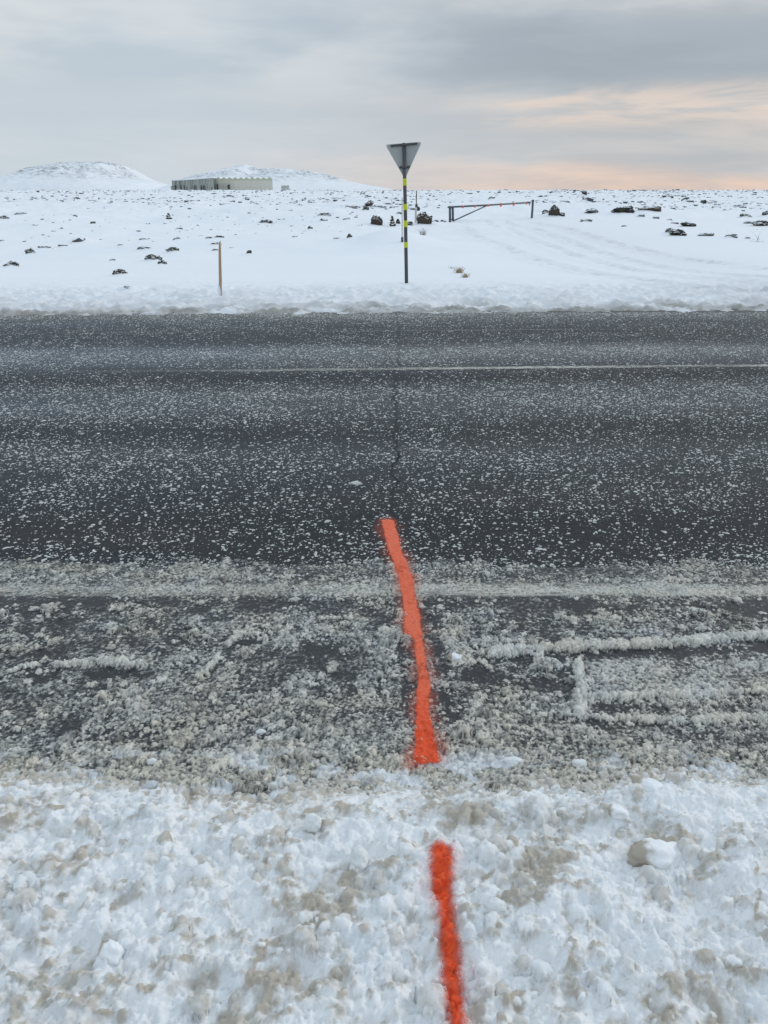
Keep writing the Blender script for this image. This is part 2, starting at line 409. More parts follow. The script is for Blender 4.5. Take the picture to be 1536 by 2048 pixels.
# centre line, a thin worn stripe
def strip(name, yc, hw, x0, x1, slope, z, fade, mat, seed):
    x = np.arange(x0, x1, .05); cols = np.array([-1, -.6, 0, .6, 1])
    Xg, Cg = np.meshgrid(x, cols); wv = .012 * fbm(Xg * .8, Cg * 0, 3, seed)
    Yg = yc + slope * Xg + wv + Cg * hw
    ink = (1 - np.abs(Cg) ** 2) * pts(Xg, fade) * (.75 + .8 * fbm(Xg * .5, Cg * .3 + 3, 3, seed + 4))
    me = np_mesh(name, np.stack([Xg, Yg, np.full_like(Xg, z)], -1).reshape(-1, 3), grid_faces(5, len(x)), {'ink': np.clip(ink, 0, 1)})
    return tag(link(name, me, mat), kind='structure')
strip('road_marking', YD(738.5), .065, -14, 22, S0, .004, [(-3.6, 0), (-1.9, .25), (-1.0, .75), (0, 1), (22, 1)], m_line, 41)
strip('road_marking', YD(662), .04, -20, 24, S0, .004, [(-20, .1), (-2, .15), (1, .4), (4, .2), (7, .6), (24, .3)], m_line, 51)
strip('road_marking', YD(1180), .07, -6, 8, 0.0, .0045, [(-6, .5), (-1, .5), (0, .9), (8, 1)], m_line, 61)
# crack across the road
cp = [(796, 655), (792, 690), (797, 720), (790, 760), (793, 800), (789, 850), (790, 885), (792, 920), (786, 950), (790, 975), (783, 1005), (784, 1030), (778, 1050)]
cpw = [at_z(a, b) for a, b in cp]
yy_ = np.arange(cpw[-1].y, cpw[0].y, .02); xx_ = np.interp(yy_, [q.y for q in cpw][::-1], [q.x for q in cpw][::-1]) + .030 * fbm(yy_ * 3.5, yy_ * 0, 5, 71, .7)
hw_ = (.006 + .006 * (perlin(yy_ * 3, yy_ * 0, 72) + .5)) * np.interp(yy_, [3.4, 6, 9], [1, 1.1, 1.0])
cols = np.array([-1, -.4, 0, .4, 1.])
Xg = xx_[None, :] + cols[:, None] * hw_[None, :]; Yg = np.repeat(yy_[None, :], 5, 0)
ink = np.clip(1.25 - np.abs(cols)[:, None] * 1.25, 0, 1) * np.clip(.75 + .8 * perlin(Yg * 1.3, Yg * 0, 73), 0, 1) * np.interp(Yg, [3.4, 5, 7, 9.5], [1.2, .8, .35, .05])
me = np_mesh('road_crack', np.stack([Xg, Yg, np.full_like(Xg, .0055)], -1).reshape(-1, 3), grid_faces(5, len(yy_))[:, ::-1], {'ink': ink})
tag(link('road_crack', me, m_crack), kind='structure')

# frozen flecks of slush all over the lanes
def scatter_flecks():
    parts = []
    N = 520000
    y = rng.uniform(2.95, 10.9, N); x = rng.uniform(-1, 1, N) * (y * .75 + 1.2)
    keep = rng.random(N) < (y * .75 + 1.2) / (10.9 * .75 + 1.2)
    x, y = x[keep], y[keep]
    v = y - S0 * sst(3, 7, y) * x
    dens = pts(v, [(YD(1150), 1), (YD(1120), .85), (YD(1080), .46), (YD(1030), .46), (YD(960), .66), (YD(905), .70), (YD(880), .38), (YD(855), .34), (YD(835), .62),
                   (YD(790), .80), (YD(765), .45), (YD(750), .22), (YD(736), .28), (YD(722), .5), (YD(702), .8), (YD(690), .3), (YD(660), .2), (YD(640), .35), (YD(626), .9)])
    dens = .95 * dens * (1 + .55 * fbm(x * .5, y * 1.6, 3, 81)) * (1 + .5 * fbm(x * 2.5, y * 2.5, 2, 85))
    keep = rng.random(len(x)) < dens; x, y = x[keep], y[keep]
    cx = np.interp(y, yy_, xx_); k2 = (np.abs(x - cx) > rng.uniform(.0, .026, len(x))) ; x, y = x[k2], y[k2]
    n = len(x); r = np.clip(np.exp(rng.normal(math.log(.0031), .50, n)), .0016, .0088)
    big = rng.random(n) < .012; r = np.where(big, r * 1.5, r)
    K = 7; th = np.linspace(0, 2 * math.pi, K, endpoint=False)[None, :] + rng.uniform(0, 1, (n, 1))
    rr = r[:, None] * rng.uniform(.65, 1.3, (n, K)); an = rng.normal(.25, .5, n)[:, None]; el = rng.uniform(1.0, 1.9, n)[:, None]
    lx, ly = rr * np.cos(th) * el, rr * np.sin(th) * .85
    RX = x[:, None] + lx * np.cos(an) - ly * np.sin(an); RY = y[:, None] + lx * np.sin(an) + ly * np.cos(an)
    hz = r * rng.uniform(.35, .75, n)
    ring = np.stack([RX, RY, np.full_like(RX, -.001)], -1)
    mx_, my_ = x[:, None] + (RX - x[:, None]) * .62, y[:, None] + (RY - y[:, None]) * .62
    ring2 = np.stack([mx_, my_, (hz[:, None] * rng.uniform(.6, 1, (n, K)))], -1)
    top = np.stack([x, y, hz * 1.05], -1)[:, None, :]
    V = np.concatenate([ring, ring2, top], 1); M = 2 * K + 1
    b = (np.arange(n) * M)[:, None]
    F_ = []
    for k in range(K):
        k1 = (k + 1) % K
        F_ += [np.concatenate([b + k, b + k1, b + K + k1], 1), np.concatenate([b + k, b + K + k1, b + K + k], 1), np.concatenate([b + K + k, b + K + k1, b + 2 * K], 1)]
    me = np_mesh('snow_flecks', V.reshape(-1, 3), np.concatenate(F_, 0), smooth=False)
    return me
o = link('snow_flecks', scatter_flecks(), m_fleck); tag(o, 'scattered grey white flecks of frozen slush over the dark asphalt', 'slush', kind='stuff')

# ------------------------------------------------------------------ stamping lumps on height fields
def stamp(Hh, xs, ys, cx, cy, rx, ry, h, ang, A=None, val=0, NZ=None, base=None, pw=.5, ns=.5):
    R_ = max(rx, ry) * 1.15
    i0, i1 = np.searchsorted(xs, (cx - R_, cx + R_)); j0, j1 = np.searchsorted(ys, (cy - R_, cy + R_))
    if i1 <= i0 or j1 <= j0: return
    dx = xs[i0:i1][None, :] - cx; dy = ys[j0:j1][:, None] - cy
    c, s = math.cos(ang), math.sin(ang)
    a = (dx * c + dy * s) / rx; b = (-dx * s + dy * c) / ry
    q = 1 - a * a - b * b; m = q > 0
    if not m.any(): return
    b0 = base if base is not None else Hh[min(max(j0, (j0 + j1) // 2), Hh.shape[0] - 1), min((i0 + i1) // 2, Hh.shape[1] - 1)]
    if NZ is not None: q = q + NZ[j0:j1, i0:i1] * ns * (1.15 - q); m = (q > 0) & (a * a + b * b < 1.5)
    prof = b0 + h * np.power(np.maximum(q, 0), pw) - h * .25
    sub = Hh[j0:j1, i0:i1]; up = m & (prof > sub)
    sub[up] = prof[up]
    if A is not None:
        sa = A[j0:j1, i0:i1]; sa[up] = val * .8 + sa[up] * .2

# ------------------------------------------------------------------ slush strip
sy0, sy1 = 1.58, 3.36
sxs = spaced(-1.95, 1.95, .0029, (-40, 40), 1.05); sys_ = np.arange(sy0, sy1, .0029)
SX, SY = np.meshgrid(sxs, sys_)
cov = pts(SY, [(1.6, .9), (YD(1540), .72), (YD(1480), .50), (YD(1420), .34), (YD(1370), .22), (YD(1310), .26), (YD(1260), .20), (YD(1230), -.02), (YD(1204), -.15), (YD(1194), .2),
               (YD(1180), .55), (YD(1165), .50), (YD(1152), .35), (YD(1135), .38), (YD(1122), -.15), (YD(1108), -.95), (3.36, -1.5)])
# left side has a thicker pale berm beyond the edge line, the right side a patchy one
cov = cov + .22 * sst(.0, -1.2, SX) * sst(YD(1165), YD(1150), SY) * (1 - sst(YD(1130), YD(1118), SY)) - .16 * sst(.2, 1.0, SX) * sst(YD(1160), YD(1150), SY)
cov = cov + .12 * np.sin(SX * 2 + 1) * sst(1.8, 2.2, SY) * (1 - sst(2.6, 2.8, SY))
low = fbm(SX * 2.0, SY * 4.5, 3, 101); med = fbm(SX * 11, SY * 13, 4, 105, .6); fin = fbm(SX * 55, SY * 60, 3, 111, .6)
C0 = cov + .42 * low + .55 * med
# scraped, barer ground around the painted stroke
Pz = [(at_z(a, b).x, at_z(a, b).y) for a, b in [(785, 1080), (812, 1170), (830, 1250), (850, 1340), (855, 1420), (862, 1475)]]
dd, pa = seg_dist(SX, SY, Pz)
C0 = C0 - .38 * np.exp(-(dd / .10) ** 2) * (1 - .9 * np.exp(-(dd / .035) ** 2) * (1 - sst(YD(1420), YD(1340), SY))) * sst(1.85, 2.0, SY) * (1 - sst(YD(1200), YD(1180), SY)) + 0
scr = np.exp(-((dd - .07) / .05) ** 2) * np.clip(2.2 * fbm(SX * 75 - SY * 6, SY * 5, 2, 333), -1, 1) * sst(1.9, 2.1, SY) * (1 - sst(2.9, 3.0, SY))
C0 = C0 + .28 * scr
tb_ = [at_z(1150, 1300), at_z(1560, 1290)]
# tyre print on the right: packed pale pad between ridges, bare dark slots
def pxpoly(P, z=0): return smooth_poly([tuple(at_z(a, b, z))[:2] for a, b in P], 6)
ridges = [ (pxpoly([(985, 1307), (1060, 1300), (1130, 1297), (1200, 1292), (1300, 1289), (1400, 1282), (1480, 1276), (1640, 1268)]), .029, .022),
           (pxpoly([(1158, 1322), (1157, 1350), (1163, 1380), (1160, 1405), (1155, 1430)]), .022, .020),
           (pxpoly([(1165, 1396), (1250, 1394), (1330, 1392), (1420, 1388), (1500, 1384), (1660, 1378)]), .019, .018),
           (pxpoly([(1155, 1436), (1230, 1438), (1330, 1442), (1420, 1440), (1530, 1436), (1660, 1430)]), .018, .016),
           (pxpoly([(1085, 1305), (1075, 1320), (1110, 1325), (1125, 1345)]), .014, .012),
           (pxpoly([(115, 1332), (180, 1328), (235, 1326), (285, 1333)]), .025, .020),
           (pxpoly([(20, 1345), (50, 1335), (75, 1330)]), .014, .012),
           (pxpoly([(400, 1358), (425, 1330), (440, 1308)]), .014, .015),
           (pxpoly([(455, 1290), (480, 1272), (520, 1270), (535, 1285)]), .014, .014),
           (pxpoly([(430, 1535), (490, 1515), (520, 1490), (560, 1478)]), .022, .014),
           (pxpoly([(620, 1280), (610, 1262), (630, 1240), (700, 1238)]), .012, .012),
           (pxpoly([(900, 1330), (960, 1325), (985, 1345)]), .014, .010) ]
slots = [ (pxpoly([(872, 1280), (884, 1340), (892, 1390), (905, 1445)]), .024, .55), (pxpoly([(802, 1290), (808, 1350), (812, 1400)]), .016, .4), (pxpoly([(862, 1190), (872, 1250)]), .025, .4),  (pxpoly([(960, 1322), (1040, 1320), (1120, 1318), (1200, 1310), (1300, 1306), (1420, 1302), (1640, 1294)]), .030, .75),
          (pxpoly([(950, 1350), (1040, 1362), (1110, 1368), (1130, 1350)]), .05, .6),
          (pxpoly([(1190, 1415), (1300, 1416), (1420, 1414), (1640, 1404)]), .024, .40),
          (pxpoly([(1200, 1456), (1330, 1470), (1450, 1478), (1640, 1480)]), .07, .42),
          (pxpoly([(190, 1352), (250, 1348), (300, 1350)]), .03, .8), (pxpoly([(0, 1355), (60, 1352), (90, 1358)]), .03, .7),
          (pxpoly([(450, 1306), (470, 1292), (500, 1284)]), .022, .7), (pxpoly([(90, 1395), (110, 1388)]), .02, .6),
          (pxpoly([(620, 1300), (680, 1310), (700, 1380), (660, 1400)]), .05, .35), (pxpoly([(0, 1205), (200, 1212), (400, 1208)]), .05, .2),
          (pxpoly([(920, 1215), (1100, 1212), (1560, 1215)]), .05, .25)]
pad = sst(at_z(1165, 1350).x, at_z(1185, 1350).x, SX) * sst(YD(1392), YD(1384), SY) * (1 - sst(YD(1325), YD(1318), SY))
C0 = C0 + .30 * pad
for P, wd, dp in slots:
    dd2, pa2 = seg_dist(SX, SY, P)
    C0 = C0 - dp * 1.15 * np.exp(-(dd2 / wd) ** 2 * (1 + .6 * perlin(SX * 20, SY * 20, 77)))
SH = .0085 * C0 + .0030 * fin * np.clip(C0 + .5, 0, 1.2) + .0012 * fbm(SX * 140, SY * 150, 2, 131)
SH = np.maximum(SH, -.006 + .0085 * (1 - sst(YD(1142), YD(1122), SY)) + .0010 * np.clip(fin, -1, 1))
NZS = fbm(SX * 95, SY * 95, 3, 171, .7)
band = sst(YD(1196), YD(1190), SY) * (1 - sst(YD(1176), YD(1168), SY))
film = .08 * sst(-.3, .5, fbm(SX * 1.6, SY * 7, 4, 181, .6)) * (1 - sst(YD(1215), YD(1195), SY))
SA = np.clip(.21 + film + .40 * C0 + .36 * fin + .22 * fbm(SX * 120, SY * 120, 2, 177) + .16 * pad + band * (.16 + .2 * sst(-.2, 1.2, SX) * (.6 + fbm(SX * 2, SY * 30, 3, 175))), .04, .74)
SW = np.zeros_like(SH)
# crumbs of slush
N = 70000
cx = rng.uniform(-2.3, 2.3, N); cy = rng.uniform(1.60, 3.2, N)
ci = np.clip(np.searchsorted(sxs, cx), 0, len(sxs) - 1); cj = np.clip(np.searchsorted(sys_, cy), 0, len(sys_) - 1)
pc = np.clip(.36 + .85 * C0[cj, ci] + .6 * perlin(cx * 6, cy * 7, 121) + .55 * fbm(cx * 2.3, cy * 4, 2, 123), .03, 1)
ok = rng.random(N) < pc
rr_ = np.exp(rng.normal(math.log(.0048), .55, N))
rr_ = rr_ * np.exp(.45 * fbm(cx * 3, cy * 5, 2, 127)); rr_ = np.where(cy > YD(1200), rr_ * .80, rr_)
smoo = pts(cy, [(YD(1200), 1), (YD(1192), .15), (YD(1166), .15), (YD(1160), .8), (3.2, .8)])
ok &= rng.random(N) < smoo
ok &= ~((np.abs(cy - YD(1350)) < .12) & (cx > at_z(1170, 1350).x) & (rng.random(N) < .5))
for k in np.where(ok)[0][:46000]:
    r = min(max(rr_[k], .0035), .020); e = random.uniform(.75, 1.2)
    stamp(SH, sxs, sys_, cx[k], cy[k], r * e, r / e, r * random.uniform(.38, .80), random.uniform(0, 3), SA, random.uniform(.35, .95), NZ=NZS, pw=.6, ns=1.0)
for P, wd, ht in ridges:
    L = sum(math.dist(P[i], P[i + 1]) for i in range(len(P) - 1)); n = int(L / .0042)
    PA = np.array(P); cl = np.concatenate([[0], np.cumsum(np.hypot(*np.diff(PA, axis=0).T))])
    for q in range(n):
        t = random.uniform(0, L)
        if float(perlin(np.array(t * 7.), np.array(wd * 500), 341)) < -.62: continue
        x_ = np.interp(t, cl, PA[:, 0]); y_ = np.interp(t, cl, PA[:, 1])
        if x_ > 2.4: continue
        r = wd * random.uniform(.35, 1.1) * (.85 + .25 * math.sin(t * 23 + wd * 900))
        stamp(SH, sxs, sys_, x_ + random.gauss(0, wd * .25), y_ + random.gauss(0, wd * .28), r * random.uniform(.6, 1.0), r * random.uniform(.9, 1.35), ht * random.uniform(.7, 1.35), random.gauss(0, .4), SA, random.uniform(.66, .98), NZ=NZS, pw=.5, base=.004, ns=.6)
# dirty brown strip right at the foot of the bank
SDirt = np.clip(pts(SY, [(1.6, 1), (YD(1545), .9), (YD(1500), .65), (YD(1430), .35), (YD(1300), .2), (YD(1200), .45), (3.3, .35)]) + .6 * fbm(SX * 3, SY * 5, 3, 141), 0, 1)
whi = sst(.05, .5, fbm(SX * 3.2, SY * 6, 4, 151, .65)) * (1 - sst(YD(1545), YD(1490), SY))
SW = np.clip(whi, 0, 1) * .8
SH = SH + .0016 * fbm(SX * 130, SY * 130, 2, 161) * sst(-.4, .2, C0)
SA = np.clip(SA + .16 * NZS * sst(.05, .3, SA), 0, 1)
ef = sst(sxs[0], -30, SX)
me = np_mesh('slush', np.stack([SX, SY, SH], -1).reshape(-1, 3), grid_faces(len(sys_), len(sxs)), {'cover': SA, 'dirt': SDirt, 'white': SW})
tag(link('slush', me, m_slush), 'grey brown crumbly slush with tyre ridges along the road edge', 'slush', kind='stuff')

# ------------------------------------------------------------------ near snow bank
BZ = .085
bxs = spaced(-1.55, 1.55, .0030, (-40, 40), 1.05)
bys = spaced(.62, 1.80, .0030, (-12, 1.79), 1.06); bys = bys[bys < 1.86]
BX, BY = np.meshgrid(bxs, bys)
edge_px = [(-200, 1542), (0, 1540), (150, 1545), (260, 1552), (330, 1560), (380, 1580), (450, 1592), (520, 1580), (600, 1562), (700, 1556), (768, 1548), (900, 1556), (1000, 1552), (1100, 1556), (1200, 1556), (1300, 1540), (1450, 1536), (1536, 1530), (1750, 1530)]
ew = [at_z(a, b, .02) for a, b in edge_px]
ye = .022 + np.interp(BX, [q.x for q in ew], [q.y for q in ew]) + .020 * fbm(BX * 6, BX * 0 + 2, 3, 201) + .012 * fbm(BX * 25, BY * 9, 3, 203)
dn = ye - BY                                              # distance inside the bank
rise = sst(-.015, .02, dn) * .25 + sst(0, .20, dn) * .55 + sst(.1, .6, dn) * .20
BH = -.03 + (BZ + .03) * rise
BH = BH + rise * (.022 * fbm(BX * 2.6, BY * 2.6, 2, 211) + .019 * fbm(BX * 7.5 , BY * 8, 3, 215, .6) + .0085 * fbm(BX * 28, BY * 28, 3, 221, .6) + .0022 * fbm(BX * 110, BY * 110, 3, 225, .65))
NZB = fbm(BX * 60, BY * 60, 3, 271, .7); NZM = NZB * .45 + .55 * fbm(BX * 22, BY * 22, 3, 275, .65)
u_ = BX * .72 + BY * .70; w_ = -BX * .70 + BY * .72           # streaks run down to the left
stain = fbm(u_ * 2.6, w_ * 6.5, 4, 231, .6)
stain2 = fbm(u_ * 9, w_ * 16, 3, 235, .6)
clod = fbm(BX * 24 + stain * .8, BY * 24, 4, 237, .65) + .5 * fbm(BX * 8 , BY * 8, 3, 215, .6)
BD = np.clip(.42 * sst(-.2, .6, stain) + .75 * sst(.0, .75, clod) * (.30 + .9 * sst(-.35, .45, stain)) + .35 * sst(.2, .7, stain2), 0, 1)
BH = BH + .007 * rise * sst(.0, .6, clod)
BD = np.clip(BD + .75 * (1 - sst(.0, .06, dn + .02 * fbm(BX * 14, BY * 14, 2, 241))) , 0, 1)
# lumps, dirtier ones in clusters
N = 3200
for k in range(N):
    x_, y_ = random.uniform(-1.7, 1.7), random.uniform(.55, 1.72)
    cl = float(fbm(np.array(x_ * 2.2 + y_ * 1.5), np.array(y_ * 4 - x_ * 2), 2, 251))
    if random.random() > .42 + 1.2 * cl: continue
    r = min(math.exp(random.gauss(math.log(.0115), .45)), .036)
    e = random.uniform(.75, 1.3); dt = random.choice([.1, .2, .5, .7, .85]) if cl > -.1 else random.choice([0, .1, .4])
    stamp(BH, bxs, bys, x_, y_, r * e, r / e, r * random.uniform(.6, 1.15), random.uniform(0, 3), BD, dt, NZ=NZM, pw=.5, ns=.9)
for k in range(5200):
    x_, y_ = random.uniform(-1.7, 1.7), random.uniform(.55, 1.74)
    r = random.uniform(.003, .008)
    if random.random() < .55 + .8 * float(fbm(np.array(x_ * 5.), np.array(y_ * 5.), 2, 255)):
        stamp(BH, bxs, bys, x_, y_, r, r * random.uniform(.7, 1.2), r * random.uniform(.5, .9), random.uniform(0, 3), BD, random.choice([0, .2, .5]), NZ=NZB, pw=.7, ns=.9)
# crumbs along the foot
for k in range(9000):
    x_ = random.uniform(-1.8, 1.8); yk = np.interp(x_, [q.x for q in ew], [q.y for q in ew]) - random.gauss(.0, .035)
    r = random.uniform(.003, .0105)
    stamp(BH, bxs, bys, x_, yk, r, r * random.uniform(.7, 1.2), r * random.uniform(.2, .5), random.uniform(0, 3), BD, random.choice([.5, .7, .85, 1.0]), NZ=NZB, pw=.6, ns=.9)
# dirty patches seen beside the stroke and at the bottom
for (px, py, rx, ry, a) in [(985, 1640, .10, .05, .75), (960, 1600, .09, .035, .7), (1070, 1720, .06, .05, .6), (1330, 1650, .12, .05, .45), (1390, 2010, .12, .06, .5), (560, 1960, .14, .04, .5), (480, 2010, .10, .05, .55), (400, 1940, .05, .05, .4), (620, 1800, .10, .05, .4), (250, 1780, .08, .03, .5), (90, 1715, .12, .02, .55), (700, 1900, .04, .1, .5), (1150, 2000, .1, .05, .4)]:
    q = at_z(px, py, BZ); e2 = ((BX - q.x) / rx) ** 2 + ((BY - q.y) / ry) ** 2
    BD = np.clip(BD + a * np.exp(-e2) * (.6 + 1.1 * fbm(BX * 14, BY * 14, 3, 261)), 0, 1)
BH = BH + .0007 * fbm(BX * 170, BY * 170, 2, 265)
me = np_mesh('snow_bank', np.stack([BX, BY, BH], -1).reshape(-1, 3), grid_faces(len(bys), len(bxs)), {'dirt': BD})
tag(link('snow_bank', me, m_bank), kind='structure')

def bank_z(x, y):
    i = int(np.clip(np.searchsorted(bxs, x), 0, len(bxs) - 1)); j = int(np.clip(np.searchsorted(bys, y), 0, len(bys) - 1))
    return float(BH[j, i])
def slush_z(x, y):
    i = int(np.clip(np.searchsorted(sxs, x), 0, len(sxs) - 1)); j = int(np.clip(np.searchsorted(sys_, y), 0, len(sys_) - 1))
    return max(0, float(SH[j, i]))

# ------------------------------------------------------------------ sprayed strokes: a skin of paint over what it was sprayed on
def stroke(name, GX, GY, GZ, edges, z, y_lo, y_hi, mat, soft, halo, label, seed):
    L = [at_z(a, py, z) for (a, b, py) in edges]; Rr = [at_z(b, py, z) for (a, b, py) in edges]
    yk = [q.y for q in L][::-1]
    le = np.interp(GY, yk, [q.x for q in L][::-1]); re = np.interp(GY, yk, [q.x for q in Rr][::-1])
    wob = .0035 * fbm(GX * 45, GY * 45, 4, seed, .7) + .004 * fbm(GX * 6, GY * 9, 2, seed + 5)
    din = np.minimum(GX - le, re - GX) + wob
    dend = np.minimum(GY - y_lo, y_hi - GY - 14 * (GX - .5 * (le + re)) ** 2) + .006 * fbm(GX * 40, GY * 25, 3, seed + 9)
    din = np.minimum(din, dend)
    ink = sst(-soft, soft, din) * .93
    ink = np.maximum(ink, halo * np.exp(-np.maximum(-din, 0) / .03) * (1 + .8 * fbm(GX * 9, GY * 9, 2, seed + 3)))
    ink = np.clip(ink, 0, 1); keep = (ink > .035)
    fm = keep[:-1, :-1] | keep[1:, :-1] | keep[:-1, 1:] | keep[1:, 1:]
    idx = grid_faces(*GX.shape)[fm.ravel()]
    un, inv = np.unique(idx, return_inverse=True)
    # lift along the surface normal
    dzy, dzx = np.gradient(GZ); ax = np.gradient(GX, axis=1); ay = np.gradient(GY, axis=0)
    nx, ny = -dzx / ax, -dzy / ay; nl = np.sqrt(nx * nx + ny * ny + 1); off = .0016
    V = np.stack([GX + off * nx / nl, GY + off * ny / nl, GZ + off / nl], -1).reshape(-1, 3)[un]
    me = np_mesh(name, V, inv.reshape(-1, 4), {'ink': ink.ravel()[un], 'tone': sst(y_lo + .5, y_lo + .1, GY).ravel()[un]})
    return tag(link(name, me, mat), label, 'paint mark', 'orange sprayed marks in line across the verge and road')
SZ = np.maximum(SH, .0055)
up = [(760, 786, 1036), (763, 788, 1044), (776, 803, 1099), (796, 824, 1152), (805, 829, 1191), (809, 840, 1231), (809, 845, 1272), (826, 845, 1278), (833, 852, 1323), (836, 860, 1363), (834, 858, 1402), (830, 862, 1442), (829, 869, 1482), (827, 879, 1521), (827, 880, 1540)]
xsP = np.arange(-.25, .35, .003); ysP = np.arange(1.72, YD(1030), .003)
PX, PY = np.meshgrid(xsP, ysP)
ii = np.clip(np.searchsorted(sxs, PX), 0, len(sxs) - 1); jj = np.clip(np.searchsorted(sys_, PY), 0, len(sys_) - 1)
PZ = np.where(PY < sys_[-1], np.maximum(SH[jj, ii], .0060), .0060) + .0040 * np.maximum(fbm(PX * 45, PY * 45, 3, 301, .65), -.2) * (.35 + sst(YD(1300), YD(1450), PY))
stroke('painted_line', PX, PY, PZ, up, .004, YD(1530), YD(1041), m_or1, .007, .24, 'long salmon orange sprayed stroke crossing the slush and reaching onto the asphalt', 311)
lo = [(866, 896, 1685), (863, 903, 1725), (865, 903, 1778), (870, 902, 1784), (880, 911, 1850), (889, 918, 1925), (895, 924, 2000), (899, 927, 2048), (930, 960, 2400)]
i0, i1 = np.searchsorted(bxs, (-.15, .45)); j0, j1 = np.searchsorted(bys, (.62, 1.55))
sl = (slice(j0, j1), slice(i0, i1))
stroke('painted_line', BX[sl], BY[sl], BH[sl], lo, BZ, .66, at_z(880, 1688, BZ).y, m_or2, .017, .14, 'short bright red orange stroke sprayed on the snow bank in the foreground', 331)

# ------------------------------------------------------------------ rocks
def blob(seed, sx, sy, sz, sub=3, amp=.35, sharp=1.0, flat=None):
    bm = bmesh.new(); bmesh.ops.create_icosphere(bm, subdivisions=sub, radius=1)
    off = Vector((seed * 3.7, seed * 1.3, seed * 5.1))
    for v in bm.verts:
        n = v.co.normalized()
        k = 1 + amp * (mn.noise(n * 1.1 + off)) + amp * .55 * mn.noise(n * 2.6 + off) + amp * .3 * mn.noise(n * 6 + off) + amp * .16 * mn.noise(n * 14 + off)
        c = mn.cell(n * 1.6 + off) * .10 * sharp
        p_ = n * (k + c)
        v.co = Vector((p_.x * sx, p_.y * sy, p_.z * sz))
    me = bpy.data.meshes.new('rock'); bm.to_mesh(me); bm.free()
    for f_ in me.polygons: f_.use_smooth = sharp < .5
    return me
def rock_at(px, py, w, h, label, mat=None, group=None, seed=None, sub=4, name='lava_rock', cat='rock', sink=.25, ratio=.7, tilt=0):
    """w,h: size seen in the photograph"""
    P0, t = hit(px, py + h * .5)
    W = w / F * t; Hh = h / F * t
    if not tilt and 1320 < px < 1400 and w > 26: tilt = .16; mat = m_ledge
    big_ = name in ('boulder', 'lava_outcrop') or tilt or w > 26
    me = blob(seed if seed is not None else px * .37 + py, W / 2 * (1.02 if big_ else 1.12), max(W / 2 * ratio, .04), Hh * (.72 if big_ else .66), sub, .35 if big_ else .5)
    MOUNDS.append((P0.x + random.uniform(-.1, .1) * W, P0.y + W * ratio * (.9 if big_ else .55), max(W * .55, .12), Hh * (.35 if big_ else .7)))
    o = link(name, me, mat or m_rock); o.location = (P0.x, P0.y + W * ratio * .3, P0.z + Hh * (.42 if big_ else .26)); o.rotation_euler = (0, tilt, random.uniform(-.4, .4))
    return tag(o, label, cat, group)
GL = 'lava rocks showing through the snow left of the sign'
GRt = 'lava rocks showing through the snow right of the gate'
GC = 'rocks around the sign and the gate'
